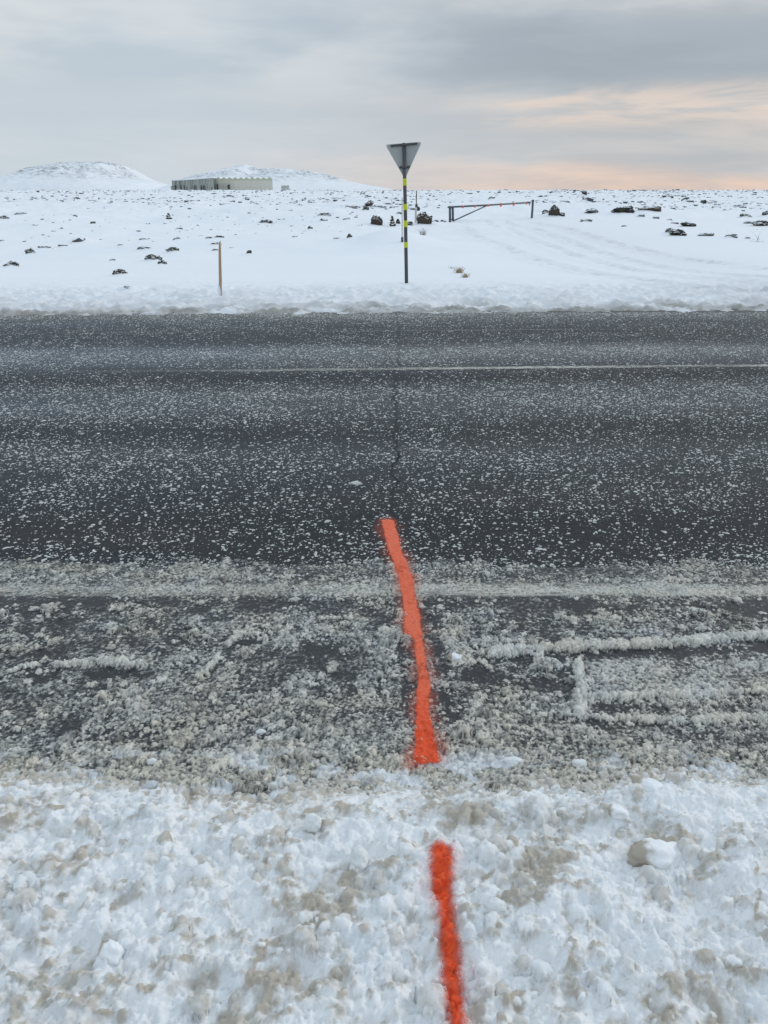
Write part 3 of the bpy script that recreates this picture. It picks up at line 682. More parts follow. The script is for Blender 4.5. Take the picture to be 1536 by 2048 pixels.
RK = [
 (20, 529, 24, 10, 'ragged dark rock patch at the far left, above the verge', GL),
 (60, 503, 16, 9, 'thin slanting dark rock edge, upper left of the wooden stake field', GL),
 (86, 495, 22, 4, 'long thin sliver of rock right beside the slanting rock edge', GL),
 (125, 491, 15, 4, 'flat dark sliver of rock by itself in the left snow', GL),
 (241, 490.5, 11, 4, 'tiny flat rock left of the pair of stacked dark patches', GL),
 (286, 478.5, 16, 4, 'upper thin one of two dark patches one above the other', GL),
 (286, 495.5, 21, 7, 'lower thick one of two dark patches one above the other', GL),
 (306, 516, 26, 10, 'largest black rock patch left of the stake, rusty underneath', GL),
 (324, 525, 17, 9, 'dark rock touching the lower right of the largest black patch', GL),
 (345, 500, 21, 8, 'mossy dark rock between the largest patch and the stake', GL),
 (238, 545, 24, 11, 'dark snow dusted rock below and left of the largest patch', GL),
 (255, 574.5, 18, 4, 'thin dark rock lowest of all, just above the verge', GL),
 (225, 520, 10, 4, 'small grey rock left of the largest black patch', GL),
 (418, 475, 11, 4, 'small flat rock at the left of the group above the stake', GL),
 (437, 473.5, 17, 5, 'slanting rock just above the tip of the wooden stake', GL),
 (431, 487, 19, 4, 'long flat rock just behind the tip of the stake', GL),
 (430, 500, 11, 4, 'small rock just left of the upper stake', GL),
 (358, 457, 12, 4, 'pale grey rock halfway up the left field below the cairn', GL),
 (353, 478, 13, 5, 'rounded grey rock right of the two stacked patches', GL),
 (498, 505, 9, 9, 'steep little black rock standing alone right of the stake', GL),
 (463, 496, 8, 3, 'small flat rock just right of the stake', GL),
 (39, 427, 20, 4, 'flat mossy rock near the left edge under the far rubble line', GL),
 (6, 434.5, 15, 6, 'green brown rock cut by the left edge of the photo', GL),
 (186, 445, 9, 4, 'lone small rock in the upper left snow', GL),
 (150, 431, 8, 3, 'tiny rock above and left of the lone small rock', GL),
 (3, 482, 8, 4, 'small dark rock at the very left edge, mid field', GL),
 (123, 456.5, 6, 3, 'very small pebble dark rock in the middle of the left snow', GL),
 (620, 456, 9, 5, 'small rock halfway between stake and sign', GL),
 (650, 430, 24, 6, 'long mossy rock left of the leaning brown slab', GL),
 (532, 443, 28, 5, 'long dark ridge of rock above and right of the stake', GL),
 (698.5, 472.5, 9, 8, 'pointed small black rock left of the sign', GC),
 (796.5, 443.5, 8, 7, 'little dark stone just left of the sign pole', GC),
 (820.5, 447, 9, 7, 'little dark stone between sign pole and big boulder', GC),
 (872, 442.5, 11, 5, 'first of two little mounds between big boulder and gate', GC),
 (886, 442.5, 9, 5, 'second of two little mounds, nearest the gate hinge post', GC),
 (705, 413.5, 30, 4, 'long thin mossy rock left of the leaning brown slab on the mound', GC),
 (757, 413, 24, 4, 'long thin mossy rock right of the leaning brown slab on the mound', GC),
 (693, 438, 14, 4, 'flat dark rock lower left of the brown slab', GC),
 (799, 426, 8, 5, 'small mossy rock just left of the sign pole, higher up', GC),
 (836, 417, 7, 7, 'square dark rock right beside the thin grey stake', GC),
 (818, 418, 8, 5, 'small dark rock just right of the sign pole, higher up', GC),
 (1092, 424.5, 13, 6, 'small pointed rock left of the hooked boulder', GRt),
 (1184, 423, 27, 7, 'low mossy rock right of the hooked boulder', GRt),
 (1172, 441.5, 20, 6, 'flat olive rock alone in the smooth snow right of the gate', GRt),
 (1248, 452, 8, 3, 'tiny rock alone in the smooth snow below the long outcrop', GRt),
 (1340, 462, 16, 9, 'left hump of the mossy outcrop nearest the road', GRt),
 (1359, 467, 34, 9, 'sloping mossy slab of the outcrop nearest the road', GRt),
 (1379, 450, 32, 7, 'slanting dark rock above the outcrop nearest the road', GRt),
 (1350, 446, 12, 4, 'small rock at the left of the slanting dark rock', GRt),
 (1414, 469.5, 28, 5, 'flat green rock right of the outcrop nearest the road', GRt),
 (1463, 472.5, 20, 7, 'snow dusted rubble right of the flat green rock', GRt),
 (1496, 476, 9, 3, 'small flat stone near the bare twigs', GRt),
 (1524, 447.5, 32, 9, 'wide dark mossy rock cut by the right edge', GRt),
 (1496, 445.5, 18, 5, 'dark mossy rock just left of the wide one at the right edge', GRt),
 (1534, 426, 13, 8, 'dark rock high on the right edge of the photo', GRt),
 (1372, 398, 13, 8, 'peaked dark rock far off under the right skyline', GRt),
 (1407, 404, 9, 6, 'dark lump of rock right of the peaked far rock', GRt),
 (1283, 431, 15, 5, 'first stone in the row stepping down from the long outcrop', GRt),
 (1312, 435.5, 11, 4, 'second stone in the row stepping down from the long outcrop', GRt),
 (1340, 439.5, 9, 3, 'last stone in the row stepping down from the long outcrop', GRt),
 (1491, 431, 18, 6, 'grey rock above the mossy pair at the right edge', GRt),
 (1481, 411.5, 18, 4, 'long low rock high on the right, halfway to the skyline', GRt),
 (1170, 385, 8, 6, 'lone peaked rock on the skyline above the gate post', GRt),
 (984.5, 396, 13, 4, 'smooth dark rock seen above the gate bar', GC),
]
for r_ in RK: rock_at(r_[0], r_[1], r_[2], r_[3] * 1.15, r_[4], group=r_[5])
# named boulders
rock_at(753.5, 443.5, 22, 16, 'brown boulder standing left of the sign pole', m_brown, GC, 4.1, 4, 'boulder', 'boulder', ratio=.8)
rock_at(848, 439.5, 31, 19, 'largest brown boulder with snow on its back right of the sign', m_brown, GC, 9.4, 4, 'boulder', 'boulder', ratio=.7)
rock_at(1108, 424.5, 19, 18, 'steep dark boulder with a hooked snow edge right of the gate', m_brown, GRt, 2.2, 4, 'boulder', 'boulder', ratio=.7)
rock_at(1123, 430, 14, 7, 'low dark toe stone at the right foot of the hooked boulder', m_rock, GRt, 2.9, 3, 'boulder', 'boulder', ratio=.7)
rock_at(1249, 421.5, 49, 12, 'long black overhanging lava outcrop right of the gate', m_ledge, GRt, 6.3, 4, 'lava_outcrop', 'rock outcrop', ratio=.35)
rock_at(1302, 419, 45, 8, 'brown topped lava outcrop joining the right end of the long black one', m_brown, GRt, 7.7, 4, 'lava_outcrop', 'rock outcrop', ratio=.3)
rock_at(738, 409, 19, 8, 'leaning light brown slab of rock on the mound left of the sign', m_brown, GC, 3.3, 4, 'rock_slab', 'rock', tilt=-.75)
rock_at(731, 417, 10, 8, 'black rock under the leaning brown slab', m_rock, GC, 1.3)
def cairn(px, py, w, h, label, n=4):
    P0, t = hit(px, py + h / 2); k = t / F; root = empty('cairn', P0)
    z = -.02
    for i in range(n):
        f_ = 1 - .62 * i / (n - 1); hh_ = h * k / n * 1.25
        o = link('stone', blob(px + i * 2.3, w * k / 2 * f_, w * k / 2 * f_ * .9, hh_ * .62, 2), m_rock if i < n - 1 else m_brown, root)
        o.location = (random.uniform(-.03, .03), 0, z + hh_ * .5); z += hh_ * .8
    tag(root, label, 'cairn')
cairn(784.5, 443, 13, 18, 'small upright pile of brown and black stones left of the sign pole', 4)
cairn(337, 432.5, 12, 11, 'small pointed dark cairn alone on the left snow field', 3)

# far rubble: 230 individual stones first, the rest one mass
protos = [blob(50 + i * 7.7, 1, .8, .62, 2) for i in range(8)]
for me_ in protos: me_.materials.append(m_farrock)
cand = []
for k in range(120000):
    t = math.exp(random.uniform(math.log(24), math.log(520))) ; u = random.uniform(-.62, .62)
    if random.random() > (t / 420) ** .8: continue
    cand.append((u * t, t))
cx = np.array([c[0] for c in cand]); cy = np.array([c[1] for c in cand])
cl = fbm(cx / 14, cy / 22, 3, 401); fine_ = fbm(cx / 3, cy / 3, 2, 411)
un_ = cx / cy
den = .20 + .75 * cl + .3 * fine_
den += .55 * np.exp(-((cy - 95 - 10 * np.sin(un_ * 9)) / 13) ** 2) * (un_ < .02)          # rubble line left
den += .25 * sst(.15, .35, un_) * (cy > 55)
den -= .9 * sst(.02, .06, un_) * (1 - sst(.26, .33, un_)) * (cy < 78)                           # clear track through the gate
den -= .25 * (un_ < .02) * (cy < 85)
den = np.where((cy < 60) & ~((un_ > 0) & (un_ < .5)), np.maximum(den * .35, .10), den * np.where(cy < 60, .0 , 1))
keep = rng.random(len(cx)) < np.clip(den, 0, 1) * .55
cx, cy = cx[keep], cy[keep]
cz = terrain(cx, cy)
sz_ = np.clip(np.exp(rng.normal(math.log(.165), .5, len(cx))), .06, .8) * (1 + cy / 420 * .9) * np.where(cy < 60, .45, 1)
rank = np.argsort(-(sz_ / cy))
ind, mass = rank[:225], rank[225:]
ex = np.repeat(mass, 2); exx = cx[ex] + rng.normal(0, 1.6, len(ex)); exy = cy[ex] + rng.normal(0, 2.5, len(ex))
n0 = len(cx); cx = np.concatenate([cx, exx]); cy = np.concatenate([cy, exy]); cz = np.concatenate([cz, terrain(exx, exy)])
sz_ = np.concatenate([sz_, sz_[ex] * rng.uniform(.3, .7, len(ex))]); mass = np.concatenate([mass, np.arange(n0, len(cx))])
for i in ind:
    o = bpy.data.objects.new('far_rock', protos[int(i) % 8]); C.objects.link(o)
    s_ = float(sz_[i]) * 1.0; o.location = (float(cx[i]), float(cy[i]), float(cz[i]) + s_ * .02)
    MOUNDS.append((float(cx[i]), float(cy[i]) + s_ * .9, s_ * 1.2, s_ * .5))
    o.scale = (s_, s_, s_ * random.uniform(.5, .95)); o.rotation_euler = (0, 0, random.uniform(0, 6.28))
    tag(o, 'small dark lava rock among the scattered rubble of the distant snow field', 'rock', 'scattered small rocks of the distant snow field')
pv = [np.array([v.co[:] for v in m_.vertices]) for m_ in [blob(150 + i * 3.1, 1, .8, .62, 1) for i in range(6)]]
pf = np.array([p_.vertices[:] for p_ in blob(1, 1, 1, 1, 1).polygons]); Vs, Fs = [], []; b_ = 0
for q, i in enumerate(mass):
    v_ = pv[q % 6]; a_ = random.uniform(0, 6.28); s_ = sz_[i]
    c_, d_ = math.cos(a_), math.sin(a_)
    Vs.append(np.stack([(v_[:, 0] * c_ - v_[:, 1] * d_) * s_ + cx[i], (v_[:, 0] * d_ + v_[:, 1] * c_) * s_ + cy[i], v_[:, 2] * s_ * random.uniform(.5, .9) + cz[i] + s_ * .08], -1))
    Fs.append(pf + b_); b_ += len(v_)
print('far rocks', len(ind), len(mass))
me = np_mesh('lava_rubble', np.concatenate(Vs), np.concatenate(Fs), smooth=False)
tag(link('lava_rubble', me, m_farrock), 'mass of tiny dark lava stones dotting the distant snow up to the skyline', 'rubble', kind='stuff')

U, VV = np.meshgrid(us, rows)
TX = U * VV; TY = VV + S0 * TX
TZ, TD, TR = terrain(TX, TY, True)
for mx_, my_, mr_, mh_ in MOUNDS:
    r0, r1 = np.searchsorted(rows, (my_ - S0 * mx_ - 3 * mr_, my_ - S0 * mx_ + 3 * mr_))
    c0, c1 = np.searchsorted(us, ((mx_ - 3 * mr_) / my_, (mx_ + 3 * mr_) / my_)); q_ = (slice(max(r0, 0), r1), slice(c0, c1))
    if r1 <= r0 or c1 <= c0: continue
    TZ[q_] = TZ[q_] + mh_ * np.exp(-((TX[q_] - mx_) / mr_) ** 2 - ((TY[q_] - my_) / (mr_ * 1.1)) ** 2)
me = np_mesh('snow_field', np.stack([TX, TY, TZ], -1).reshape(-1, 3), grid_faces(len(rows), len(us)), {'dirt': TD, 'rough': TR})
tag(link('snow_field', me, m_field), kind='structure')
# ------------------------------------------------------------------ hills
def hill(name, prof, dist, depth, seed, mat):
    xs_ = [at_y(a, b, dist) for a, b in prof]; X0, X1 = xs_[0].x, xs_[-1].x
    n = 260; m = 90
    x = np.linspace(X0 - 60, X1 + 60, n); yv = np.linspace(-1, 1, m)
    hp = np.interp(x, [q.x for q in xs_], [max(q.z, -2) for q in xs_]); hp[x < X0] = -4; hp[x > X1] = -4
    kk = np.ones(7) / 7; hp = np.convolve(np.pad(hp, 3, mode='edge'), kk, 'valid')
    Xg, Vg = np.meshgrid(x, yv); Hg = hp[None, :] * np.power(np.clip(1 - np.abs(Vg) ** 1.6, 0, 1), .8)
    nz = fbm(Xg / 110, Vg * depth / 110, 6, seed, .58)
    Hg = Hg + nz * .13 * np.clip(Hg, 0, 60) * (1 - np.exp(-np.abs(Vg) * 4) * .6) - 3
    steep = np.clip(Hg / (hp.max() + 1), 0, 1)
    rock = 1.5 * sst(.2, .7, steep) * (Vg < .2) * (.45 + .6 * fbm(Xg / 60, Vg * 5, 3, seed + 3)) + .12
    me = np_mesh(name, np.stack([Xg, dist + Vg * depth, Hg], -1).reshape(-1, 3), grid_faces(m, n), {'rock': np.clip(rock, 0, 1)})
    return tag(link(name, me, mat), kind='structure')
hill('hill', [(-120, 366), (-60, 368), (0, 362), (30, 360), (55, 348), (75, 336), (95, 330), (130, 324), (155, 321), (200, 322), (225, 325), (245, 334), (268, 348), (290, 358), (310, 363), (322, 372), (345, 380)], 2600, 420, 501, m_hill)
hill('hill', [(360, 380), (385, 360), (400, 350), (425, 342), (450, 338), (480, 331), (497, 328), (520, 335), (560, 337), (600, 338), (630, 343), (655, 346), (675, 354), (700, 361), (740, 369), (790, 377), (820, 381)], 2300, 420, 541, m_hill)

# ------------------------------------------------------------------ building at the foot of the hills
m_glass, g, p = material('facade_glass'); oc = g.n('ShaderNodeTexCoord').outputs['Object']
g.put(p.inputs['Base Color'], g.mix(g.noise(g.scale(oc, (1, 1, .3)), .8, 4), (.09, .11, .11), (.32, .35, .33))); p.inputs['Roughness'].default_value = .25
m_slat = simple('facade_slat', (.44, .46, .41), .6, var=.25, scale=.8)
m_clad, g, p = material('pale_cladding'); oc = g.n('ShaderNodeTexCoord').outputs['Object']
s = g.n('ShaderNodeSeparateXYZ'); g.put(s.inputs[0], oc)
c = g.mix(g.smooth(s.outputs[2], 3.9, 5.4), (.66, .645, .56), (.46, .50, .34))
g.put(p.inputs['Base Color'], g.mix(g.math('MULTIPLY', g.noise(g.scale(oc, (1, 1, .2)), .9, 4), .5), c, (.50, .49, .44))); p.inputs['Roughness'].default_value = .7
m_dark = simple('dark_opening', (.05, .055, .05), .6, scale=1)
m_roofsnow = simple('roof_snow', (.82, .85, .88), .8, var=.02, scale=.5)
D0 = 430.0
def building():
    A = at_y(345, 379, D0); Bq = at_y(432, 379, D0); Cc = at_y(545, 377, D0); k = D0 / ray(768, 378).y / F
    z0 = min(A.z, Cc.z) - .3; Ht = (379 - 357) * k + .3
    root = empty('long_building', (A.x, D0, z0)); xB, xC = Bq.x - A.x, Cc.x - A.x
    def mesh(name, V, F_, mat, parent=root):
        me = bpy.data.meshes.new(name); me.from_pydata(V, [], F_); me.update(); return link(name, me, mat, parent)
    # curved glazed wing: plan bows towards the viewer, eave rises to the right
    n = 30; front = []; 
    for i in range(n + 1):
        t = i / n; x = xB * t; y = -7 * math.sin(t * math.pi * .62) + 2 * t; zt = Ht * (.80 + .20 * t ** 1.6)
        front.append((x, y, zt))
    V = []; F_ = []
    for (x, y, zt) in front: V += [(x, y, -1), (x, y, zt - .35)]
    for i in range(n): F_.append((2 * i, 2 * i + 2, 2 * i + 3, 2 * i + 1))
    b = len(V); V += [(0, 26, -1), (0, 26, Ht * .8), (xB, 26, -1), (xB, 26, Ht - .35)]
    F_ += [(b, 0, 1, b + 1), (2 * n, b + 2, b + 3, 2 * n + 1), (b + 2, b, b + 1, b + 3)]
    mesh('glazed_wall', V, F_, m_glass)
    random.seed(5)
    for i in range(n):                                   # upright fins in front of the glass
        if i in (3, 6, 7): continue
        x, y, zt = front[i]; x2, y2, zt2 = front[i + 1]
        wdt = random.uniform(.30, .62); lo_ = 0 if random.random() < .55 else random.uniform(1.4, 2.3)
        ax, ay = x + (x2 - x) * .1, y + (y2 - y) * .1 - .18; bx, by = x + (x2 - x) * (wdt + .15), y + (y2 - y) * (wdt + .15) - .18
        q = [(ax, ay), (bx, by), (bx, by + .12), (ax, ay + .12)]
        mesh('fin', [(u, v, lo_) for u, v in q] + [(u, v, zt - .4) for u, v in q], [(0, 1, 5, 4), (1, 2, 6, 5), (2, 3, 7, 6), (3, 0, 4, 7), (4, 5, 6, 7), (3, 2, 1, 0)], m_slat)
    V = []; F_ = []
    for (x, y, zt) in front: V += [(x, y - .5, zt - .35), (x, y - .5, zt + .1), (x, 26, zt + .25), (x, 26, zt - .35)]
    for i in range(n):
        a = 4 * i; c_ = a + 4; F_ += [(a, c_, c_ + 1, a + 1), (a + 1, c_ + 1, c_ + 2, a + 2), (a + 2, c_ + 2, c_ + 3, a + 3), (a + 3, c_ + 3, c_, a)]
    F_ += [(0, 1, 2, 3), (4 * n + 3, 4 * n + 2, 4 * n + 1, 4 * n)]
    mesh('roof', V, F_, m_roofsnow)
    mesh('annex', [(-1.6, 3, -1), (.0, 3, -1), (.0, 9, -1), (-1.6, 9, -1), (-1.6, 3, 2.1), (.0, 3, 2.1), (.0, 9, 2.1), (-1.6, 9, 2.1)], [(0, 1, 5, 4), (1, 2, 6, 5), (2, 3, 7, 6), (3, 0, 4, 7), (4, 5, 6, 7)], m_slat)
    # folded pale hall with a row of pointed bays
    nb = 10; bw = (xC - xB) / nb; V = []; F_ = []; m_ = 8
    L = []
    for i in range(nb * m_ + 1):
        t = i / m_; fr = t - math.floor(t); tri = 1 - abs(2 * fr - 1)
        L.append((xB + bw * t, 1.0 - .35 * tri, Ht + .15 - .85 * (1 - tri)))
    for x, y, zt in L: V += [(x, y, -1), (x, y, zt)]
    for i in range(len(L) - 1): F_.append((2 * i, 2 * i + 2, 2 * i + 3, 2 * i + 1))
    b = len(V); e = len(L) - 1; V += [(xB, 28, -1), (xB, 28, Ht - .7), (xC - 5, 28, -1), (xC - 5, 28, Ht - .7)]
    F_ += [(b, 0, 1, b + 1), (2 * e, b + 2, b + 3, 2 * e + 1), (b + 2, b, b + 1, b + 3)]
    mesh('hall_wall', V, F_, m_clad)
    V = []; F_ = []
    for x, y, zt in L: V += [(x, y + .1, zt - .12), (min(x, xC - 5), 28, zt - .12)]
    for i in range(len(L) - 1): F_.append((2 * i, 2 * i + 2, 2 * i + 3, 2 * i + 1))
    mesh('hall_roof', V, F_, m_roofsnow)
    def slab(name, x0, x1, zl, zh, y, mat, th=.3):
        return mesh(name, [(x0, y, zl), (x1, y, zl), (x1, y + th, zl), (x0, y + th, zl), (x0, y, zh), (x1, y, zh), (x1, y + th, zh), (x0, y + th, zh)], [(0, 1, 5, 4), (1, 2, 6, 5), (2, 3, 7, 6), (3, 0, 4, 7), (4, 5, 6, 7), (3, 2, 1, 0)], mat)
    pxm = lambda q: (q - 345) * k
    slab('door', pxm(434.5), pxm(436.5), -.5, 3.0, -.2, m_dark); slab('door', pxm(456), pxm(460), -.5, 2.6, -.2, m_dark)
    slab('canopy', pxm(435), pxm(463), 3.1, 3.4, -1.6, m_slat, 1.6)
    for q in (372, 351, 353, 364, 394, 407, 412): slab('opening', pxm(q), pxm(q + 1.8), .2, 2.3, front[min(n, int((q - 345) / 87 * n))][1] - .5, m_dark, .2)
    tag(root, 'long low grey green building with scalloped roofline at the foot of the hills', 'building')
building()
# low shed on the right of it
q = at_y(570, 376, 430); me = bpy.data.meshes.new('low_hut')
me.from_pydata([(-2, 0, -1), (2, 0, -1), (2, 3, -1), (-2, 3, -1), (-2, 0, .9), (2, 0, .9), (2, 3, .9), (-2, 3, .9), (-2, 1.5, 1.3), (2, 1.5, 1.3)], [], [(0, 1, 5, 4), (1, 2, 6, 9, 5), (2, 3, 7, 6), (3, 0, 4, 8, 7), (4, 5, 9, 8), (8, 9, 6, 7)])
o = link('low_hut', me, m_slat); o.location = q; tag(o, 'tiny grey hut half buried in snow right of the long building', 'hut')

# ------------------------------------------------------------------ sign, stakes, gate
m_steel = simple('dark_steel', (.075, .082, .088), .5, .3, .2, 6)
m_plate = simple('plate_back', (.42, .44, .44), .55, .1, .12, 3)
m_rim = simple('plate_rim', (.55, .57, .57), .45, .2, .05, 5)  # lighter than the plate: light caught on its edge, put into the colour
m_red = simple('sign_red', (.55, .03, .03), .45, 0, .05); m_yel = simple('sign_yellow', (.75, .52, .03), .45, 0, .05)
m_tape = simple('lime_tape', (.58, .66, .02), .5, 0, .1, 12)
m_wood, g, p = material('stake_wood'); oc = g.n('ShaderNodeTexCoord').outputs['Object']
s = g.n('ShaderNodeSeparateXYZ'); g.put(s.inputs[0], oc)
c = g.mix(g.noise(g.scale(oc, (30, 30, 3)), 2, 5), (.36, .25, .15), (.52, .38, .24))
g.put(p.inputs['Base Color'], c); p.inputs['Roughness'].default_value = .8
m_snow_s = simple('clinging_snow', (.80, .83, .86), .8, var=.03)
m_galv = simple('gate_steel', (.09, .105, .125), .5, .3, .25, 4)
m_orr = simple('reflector_orange', (.9, .16, .07), .4, 0, .08)
m_pale = simple('pale_post', (.50, .50, .47), .6, 0, .15, 5)

def tube(name, pts_, rad, mat, parent=None, seg=14, rad2=None, caps=True):
    bm = bmesh.new(); rings = []
    P_ = [Vector(q) for q in pts_]
    for i, q in enumerate(P_):
        d = (P_[min(i + 1, len(P_) - 1)] - P_[max(i - 1, 0)]).normalized()
        a = d.orthogonal().normalized() if abs(d.z) < .9 else Vector((1, 0, 0)); a = (a - d * a.dot(d)).normalized(); b = d.cross(a)
        r = rad if rad2 is None else rad + (rad2 - rad) * i / (len(P_) - 1)
        rings.append([bm.verts.new(q + a * r * math.cos(2 * math.pi * j / seg) + b * r * math.sin(2 * math.pi * j / seg)) for j in range(seg)])
    for i in range(len(rings) - 1):
        for j in range(seg): f_ = bm.faces.new((rings[i][j], rings[i][(j + 1) % seg], rings[i + 1][(j + 1) % seg], rings[i + 1][j])); f_.smooth = True
    if caps: bm.faces.new(rings[0][::-1]); bm.faces.new(rings[-1])
    me = bpy.data.meshes.new(name); bm.to_mesh(me); bm.free()
    return link(name, me, mat, parent)
def box(name, c, s, mat, parent=None, rot=None, bev=.004):
    bm = bmesh.new(); bmesh.ops.create_cube(bm, size=1)
    for v in bm.verts: v.co = Vector((v.co.x * s[0], v.co.y * s[1], v.co.z * s[2]))
    if bev: bmesh.ops.bevel(bm, geom=bm.edges[:], offset=min(bev, min(s) * .3), segments=2, affect='EDGES')
    me = bpy.data.meshes.new(name); bm.to_mesh(me); bm.free(); o = link(name, me, mat, parent); o.location = c
    if rot: o.rotation_euler = rot
    return o

def yield_sign():
    base, t = hit(813.5, 566); top = at_y(808, 284, base.y); k = t / F
    root = empty('yield_sign', base)
    Lp = top - base; Hs = Lp.z
    up_ = Lp.normalized(); pr = .030
    on = lambda py: (at_y(808 + 5.5 * (py - 284) / 282, py, base.y) - base)
    tube('pole', [(-Lp.x * .05, 0, -.3), tuple(Lp * .5), tuple(on(286))], pr, m_steel, root)
    for a, b in ((357, 371), (408, 420), (441, 454), (484, 495)):
        tube('reflective_band', [tuple(on(b)), tuple(on(a))], pr + .003, m_tape, root, caps=False)
    # plate, front faces the side road
    cn = [at_y(770.3, 288.8, base.y) - base, at_y(844.2, 283.0, base.y) - base, at_y(810, 358.5, base.y) - base]
    cen = sum(cn, Vector()) / 3
    def tri(scale, y, th, name, mat, rad, parent):
        P3 = [cen + (q - cen) * scale for q in cn]; out = []
        for i in range(3):
            a, b, c_ = P3[i - 1], P3[i], P3[(i + 1) % 3]
            u1, u2 = (a - b).normalized(), (c_ - b).normalized()
            p1, p2 = b + u1 * rad, b + u2 * rad
            for s_ in range(6):
                q = s_ / 5; out.append((p1 * (1 - q) + b * q) * (1 - q) + (b * (1 - q) + p2 * q) * q)
        n = len(out); V = [(q.x, y, q.z) for q in out] + [(q.x, y + th, q.z) for q in out]
        F_ = [tuple(range(n))[::-1], tuple(range(n, 2 * n))] + [(i, (i + 1) % n, n + (i + 1) % n, n + i) for i in range(n)]
        me = bpy.data.meshes.new(name); me.from_pydata(V, [], F_); me.update()
        bm = bmesh.new(); bm.from_mesh(me); bmesh.ops.recalc_face_normals(bm, faces=bm.faces); bm.to_mesh(me); bm.free()
        return link(name, me, mat, parent)
    tri(1.0, .050, .020, 'plate_rim', m_rim, .05, root)
    pl = tri(.955, .046, .018, 'plate', m_plate, .05, root)
    tri(.98, .0705, .002, 'red_border', m_red, .05, root); tri(.70, .073, .002, 'yellow_face', m_yel, .035, root)
    def rail(a, b, name):
        A_, B_ = at_y(*a, base.y) - base, at_y(*b, base.y) - base; d = B_ - A_
        box(name, (A_ + B_) / 2 + Vector((0, .033, 0)), (d.length, .026, .030), m_steel, root, (0, -math.atan2(d.z, d.x), 0))
    rail((781, 291.6), (835, 286.8), 'mounting_rail'); rail((798.5, 334.6), (820.5, 333.6), 'mounting_rail')
    for py in (289.3, 334):
        tube('clamp', [tuple(on(py + 2.6)), tuple(on(py - 2.6))], pr + .007, m_steel, root)
    tag(root, 'back of triangular road sign on a dark pole with four lime yellow bands', 'road sign')
    # collar of snow round the foot
yield_sign()
# pale marker post behind the sign with dark foot
b0, t = hit(804.5, 484); root = empty('marker_post', b0); k = t / F
tube('post', [(0, 0, -.2), (-.01, 0, (484 - 352) * k * .62)], .016, m_pale, root, 8)
tube('foot', [(0, 0, -.1), (0, 0, 9 * k)], .035, m_steel, root, 10)
tag(root, 'thin pale marker rod with dark foot, close behind the sign pole', 'marker post')
b0, t = hit(831.5, 446); k = t / F; root = empty('marker_post', b0)
tube('rod', [(0, 0, 0), (.02, 0, (446 - 387) * k)], .028, m_steel, root, 8)
tube('sleeve', [(0, 0, -.2), (0, 0, (446 - 417) * k)], .060, m_pale, root, 10)
box('dark_tab', (.02, -.04, 32 * k), (.13, .05, .12), m_steel, root)
tag(root, 'thin dark rod in a pale sleeve standing left of the largest boulder', 'marker post')
# wooden stake
b0, t = hit(437.5, 590); k = t / F; root = empty('wooden_stake', b0)
tp = at_y(440.5, 483, b0.y) - b0
def stake():
    bm = bmesh.new(); secs = []
    for i in range(9):
        q = i / 8; w_ = .050 - .018 * q; c_ = Vector((tp.x * q + .006 * math.sin(q * 5), 0, -.2 * (1 - q) + tp.z * q)); 
        if i == 8: w_ *= .6
        secs.append([bm.verts.new(c_ + Vector((sx * w_ / 2, sy * .014, (sx * .012 if i == 8 else 0)))) for sx, sy in ((-1, -1), (1, -1), (1, 1), (-1, 1))])
    for i in range(8):
        for j in range(4): bm.faces.new((secs[i][j], secs[i][(j + 1) % 4], secs[i + 1][(j + 1) % 4], secs[i + 1][j]))
    bm.faces.new(secs[0][::-1]); bm.faces.new(secs[-1])
    me = bpy.data.meshes.new('shaft'); bm.to_mesh(me); bm.free(); return link('shaft', me, m_wood, root)
stake()
o = link('snow_crust', blob(61, .022, .02, .10, 2, .3, .2), m_snow_s, root); o.location = (.014, -.010, .06)
tag(root, 'leaning flat wooden stake in the snow beyond the road, left of the sign', 'stake')

# gate
def gate():
    b0, t = hit(900, 444); k = t / F
    root = empty('barrier_gate', b0); y0 = b0.y
    r1, tr = hit(1063.5, 436.5); yr = r1.y
    def Q(px, py): 
        f_ = (px - 900) / (1063.5 - 900); return at_y(px, py, y0 + (yr - y0) * f_) - b0
    pr = 2.4 * k
    tube('hinge_post', [tuple(Q(900, 446)), tuple(Q(900, 412))], pr * 1.05, m_galv, root)
    tube('frame_post', [tuple(Q(906, 441.5)), tuple(Q(905.5, 412.5))], pr * .95, m_galv, root)
    tube('swing_bar', [tuple(Q(896, 414.4)), tuple(Q(980, 410)), tuple(Q(1060, 405.0))], pr * .72, m_galv, root)
    tube('brace', [tuple(Q(906, 442)), tuple(Q(972, 412))], pr * .55, m_galv, root)
    for py in (416, 439): tube('hinge', [tuple(Q(899, py)), tuple(Q(907, py - .4))], pr * .5, m_galv, root)
    for i, px in enumerate((925.5, 949.7, 975.7, 1001.5, 1027, 1053)):
        c_ = Q(px, 413.6 - (px - 925.5) * .050); o = box('reflector', c_ + Vector((0, -pr * 1.0, 0)), (4.2 * k * .9, .02, (5.0, 5, 4.4, 7, 6, 3)[i] * k), m_orr, root)
    tube('latch_hook', [tuple(Q(1058.5, 405)), tuple(Q(1059, 411))], pr * .35, m_galv, root)
    # snow lying on the bar
    tag(root, 'grey steel swing barrier gate with diagonal brace and orange reflectors', 'gate')
    root2 = empty('gate_post', r1)
    tube('post', [(0, 0, -.2), (0, 0, (436.5 - 403) * tr / F)], pr * 1.0, m_galv, root2)
    tube('cap', [(0, 0, (436.5 - 403) * tr / F - .01), (0, 0, (436.5 - 402.4) * tr / F)], pr * 1.12, m_galv, root2)
    tag(root2, 'single steel catch post at the right end of the barrier gate', 'post')
gate()

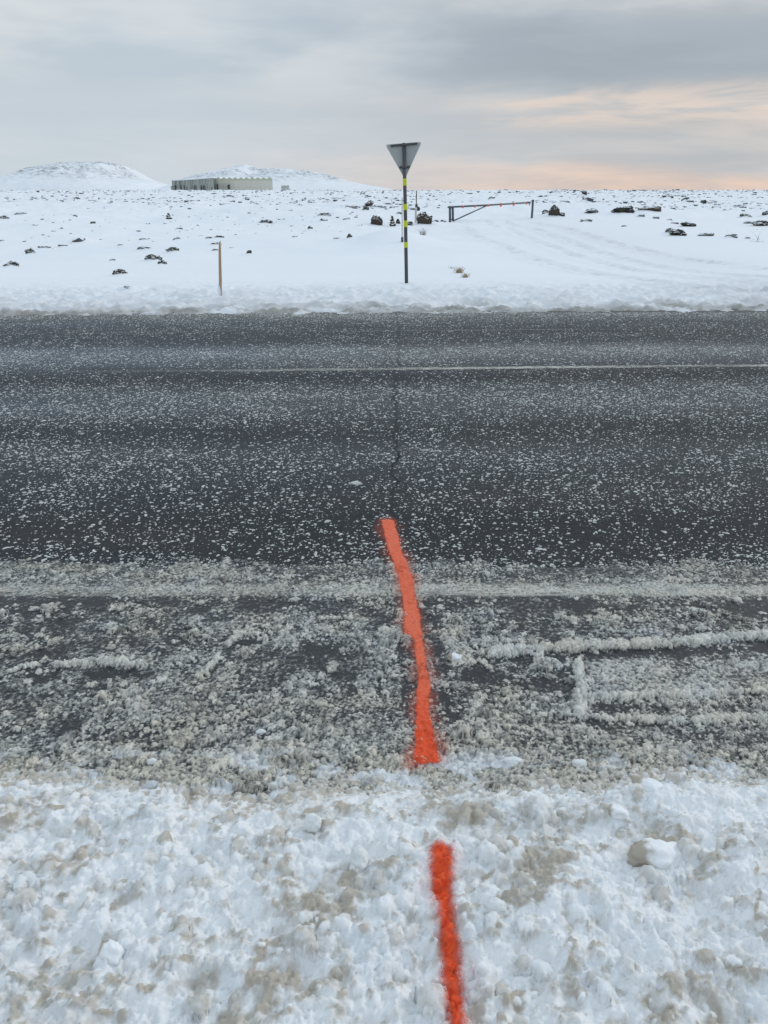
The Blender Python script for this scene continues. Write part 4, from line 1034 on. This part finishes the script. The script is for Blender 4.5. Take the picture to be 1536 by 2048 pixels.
# plants
m_straw = simple('dry_straw', (.42, .33, .21), .8, var=.3, scale=8); m_twig = simple('bare_twig', (.12, .115, .10), .8, var=.3, scale=8)
def tuft(px, py, w, h, n, mat, label, name, cat, thick=.004, spread=1.0):
    b0, t = hit(px, py); k = t / F; V = []; F_ = []
    for i in range(n):
        a = random.uniform(0, 6.28); L = h * k * random.uniform(.5, 1.15); s_ = random.uniform(.1, .6) * spread; bx, by = random.gauss(0, w * k * .22), random.gauss(0, w * k * .15)
        dx, dy = math.cos(a) * s_ * L, math.sin(a) * s_ * L; prev = None
        for q in range(4):
            f_ = q / 3; c_ = Vector((bx + dx * f_ * f_ + dx * .3 * f_, by + dy * f_ * f_, L * (f_ - .25 * f_ * f_) - .02)); r = thick * (1 - .75 * f_)
            ring = []
            for j in range(3): V.append((c_.x + r * math.cos(j * 2.09), c_.y + r * math.sin(j * 2.09), c_.z)); ring.append(len(V) - 1)
            if prev: F_ += [(prev[j], prev[(j + 1) % 3], ring[(j + 1) % 3], ring[j]) for j in range(3)]
            prev = ring
    me = bpy.data.meshes.new(name); me.from_pydata(V, [], F_); me.update(); o = link(name, me, mat); o.location = b0
    return tag(o, label, cat)
tuft(919, 546, 15, 17, 90, m_straw, 'upper straw coloured grass tuft right of the sign pole', 'grass_tuft', 'grass tuft', .005)
tuft(931, 555, 15, 14, 70, m_straw, 'lower straw coloured grass tuft right of the sign pole', 'grass_tuft', 'grass tuft', .005)
tuft(903, 537, 8, 8, 16, m_twig, 'few thin dark stalks just left of the two straw tufts', 'grass_tuft', 'grass tuft', .004)
tuft(846, 470, 16, 19, 26, m_twig, 'small bare shrub between the sign pole and the gate', 'bare_shrub', 'shrub', .007)
tuft(1516, 484, 34, 5, 16, m_twig, 'bare twigs lying at the right edge above the tyre tracks', 'bare_shrub', 'shrub', .008, 3)
tuft(1516, 481, 6, 24, 3, m_twig, 'single upright bare twig at the right edge', 'bare_shrub', 'shrub', .007)

# ------------------------------------------------------------------ loose lumps of snow on the bank and slush
m_chunk, g, p = material('snow_chunk'); ge = g.n('ShaderNodeNewGeometry'); oc = g.n('ShaderNodeTexCoord').outputs['Object']
s = g.n('ShaderNodeSeparateXYZ'); g.put(s.inputs[0], g.n('ShaderNodeTexCoord').outputs['Generated'])
dm = g.smooth(g.math('ADD', s.outputs[0], g.math('MULTIPLY', g.math('SUBTRACT', g.noise(oc, 30, 4, .6), .5), .45)), .40, .22)  # browner toward the left end, with a noisy edge
g.put(p.inputs['Base Color'], g.mix(dm, (.84, .855, .86), (.42, .37, .30))); p.inputs['Roughness'].default_value = .6
p.inputs['Subsurface Weight'].default_value = .3; p.inputs['Subsurface Radius'].default_value = (.01, .011, .012); p.inputs['Subsurface Scale'].default_value = 1
bump(g, p, g.noise(oc, 160, 4, .7), .6, .003)
m_chunkw = simple('white_chunk', (.74, .76, .75), .7, var=.14, scale=45, bmp=.008)
GS = 'loose snow lumps on the bank and its foot'
def chunk(px, py, w, h, label, mat, seed, zf, zb, ang=0, amp=.28):
    q = at_z(px, py + h * .2, zb); z = zf(q.x, q.y); q = at_z(px, py + h * .2, z); k = (q - cam.location).length / F
    sx = w * k / 2; sz = h * k / 2 * .95
    o = link('snow_lump', blob(seed, sx, max(sz * .9, sx * .6), sz, 4, amp, .25), mat); o.location = (q.x, q.y, z + sz * .08); o.rotation_euler = (0, 0, ang)
    return tag(o, label, 'snow lump', GS)
chunk(1312, 1702, 96, 52, 'biggest white snow lump with a brown left end, right of the orange stroke', m_chunk, 12.3, bank_z, BZ, -.05)
chunk(718, 1712, 36, 48, 'upright white snow lump left of the top of the lower orange stroke', m_chunkw, 5.5, bank_z, BZ, .2)
chunk(988, 1806, 38, 30, 'small bright lump just right of the lower orange stroke', m_chunkw, 8.1, bank_z, BZ, .1)
chunk(626, 1640, 30, 36, 'slanting cream lump on the upper middle of the bank', m_chunkw, 15.7, bank_z, BZ, .8)
chunk(225, 1900, 50, 42, 'white lump with brown top in the lower left of the bank', m_chunk, 21.1, bank_z, BZ, -.6)
chunk(1296, 1570, 56, 32, 'curved slab of crusted snow on the upper right edge of the bank', m_chunk, 25.1, bank_z, .03, -.7)
chunk(1232, 1622, 44, 26, 'pale rounded lump above and left of the biggest lump', m_chunk, 28.9, bank_z, .07, -.2)
chunk(1027, 1520, 34, 16, 'flat white flake of snow at the bank foot, right of the long stroke', m_chunkw, 33.3, slush_z, .01, 0)
chunk(1158, 1524, 28, 15, 'white lump on the slush above the brown patch at the right', m_chunkw, 37.7, slush_z, .01, 0)
chunk(304, 1521, 20, 14, 'tiny white lump on the slush at the left foot of the bank', m_chunkw, 41.9, slush_z, .01, 0)
chunk(522, 1462, 18, 13, 'little white lump lying out on the left slush', m_chunkw, 44.2, slush_z, .01, 0)
chunk(908, 1312, 28, 18, 'rounded grey slush lump right of the narrow part of the long stroke', m_chunk, 47.2, slush_z, .01, 0)
chunk(710, 966, 20, 9, 'small clump of frozen snow alone on the dark asphalt', m_fleck, 51.2, slush_z, .003, 0, .8)
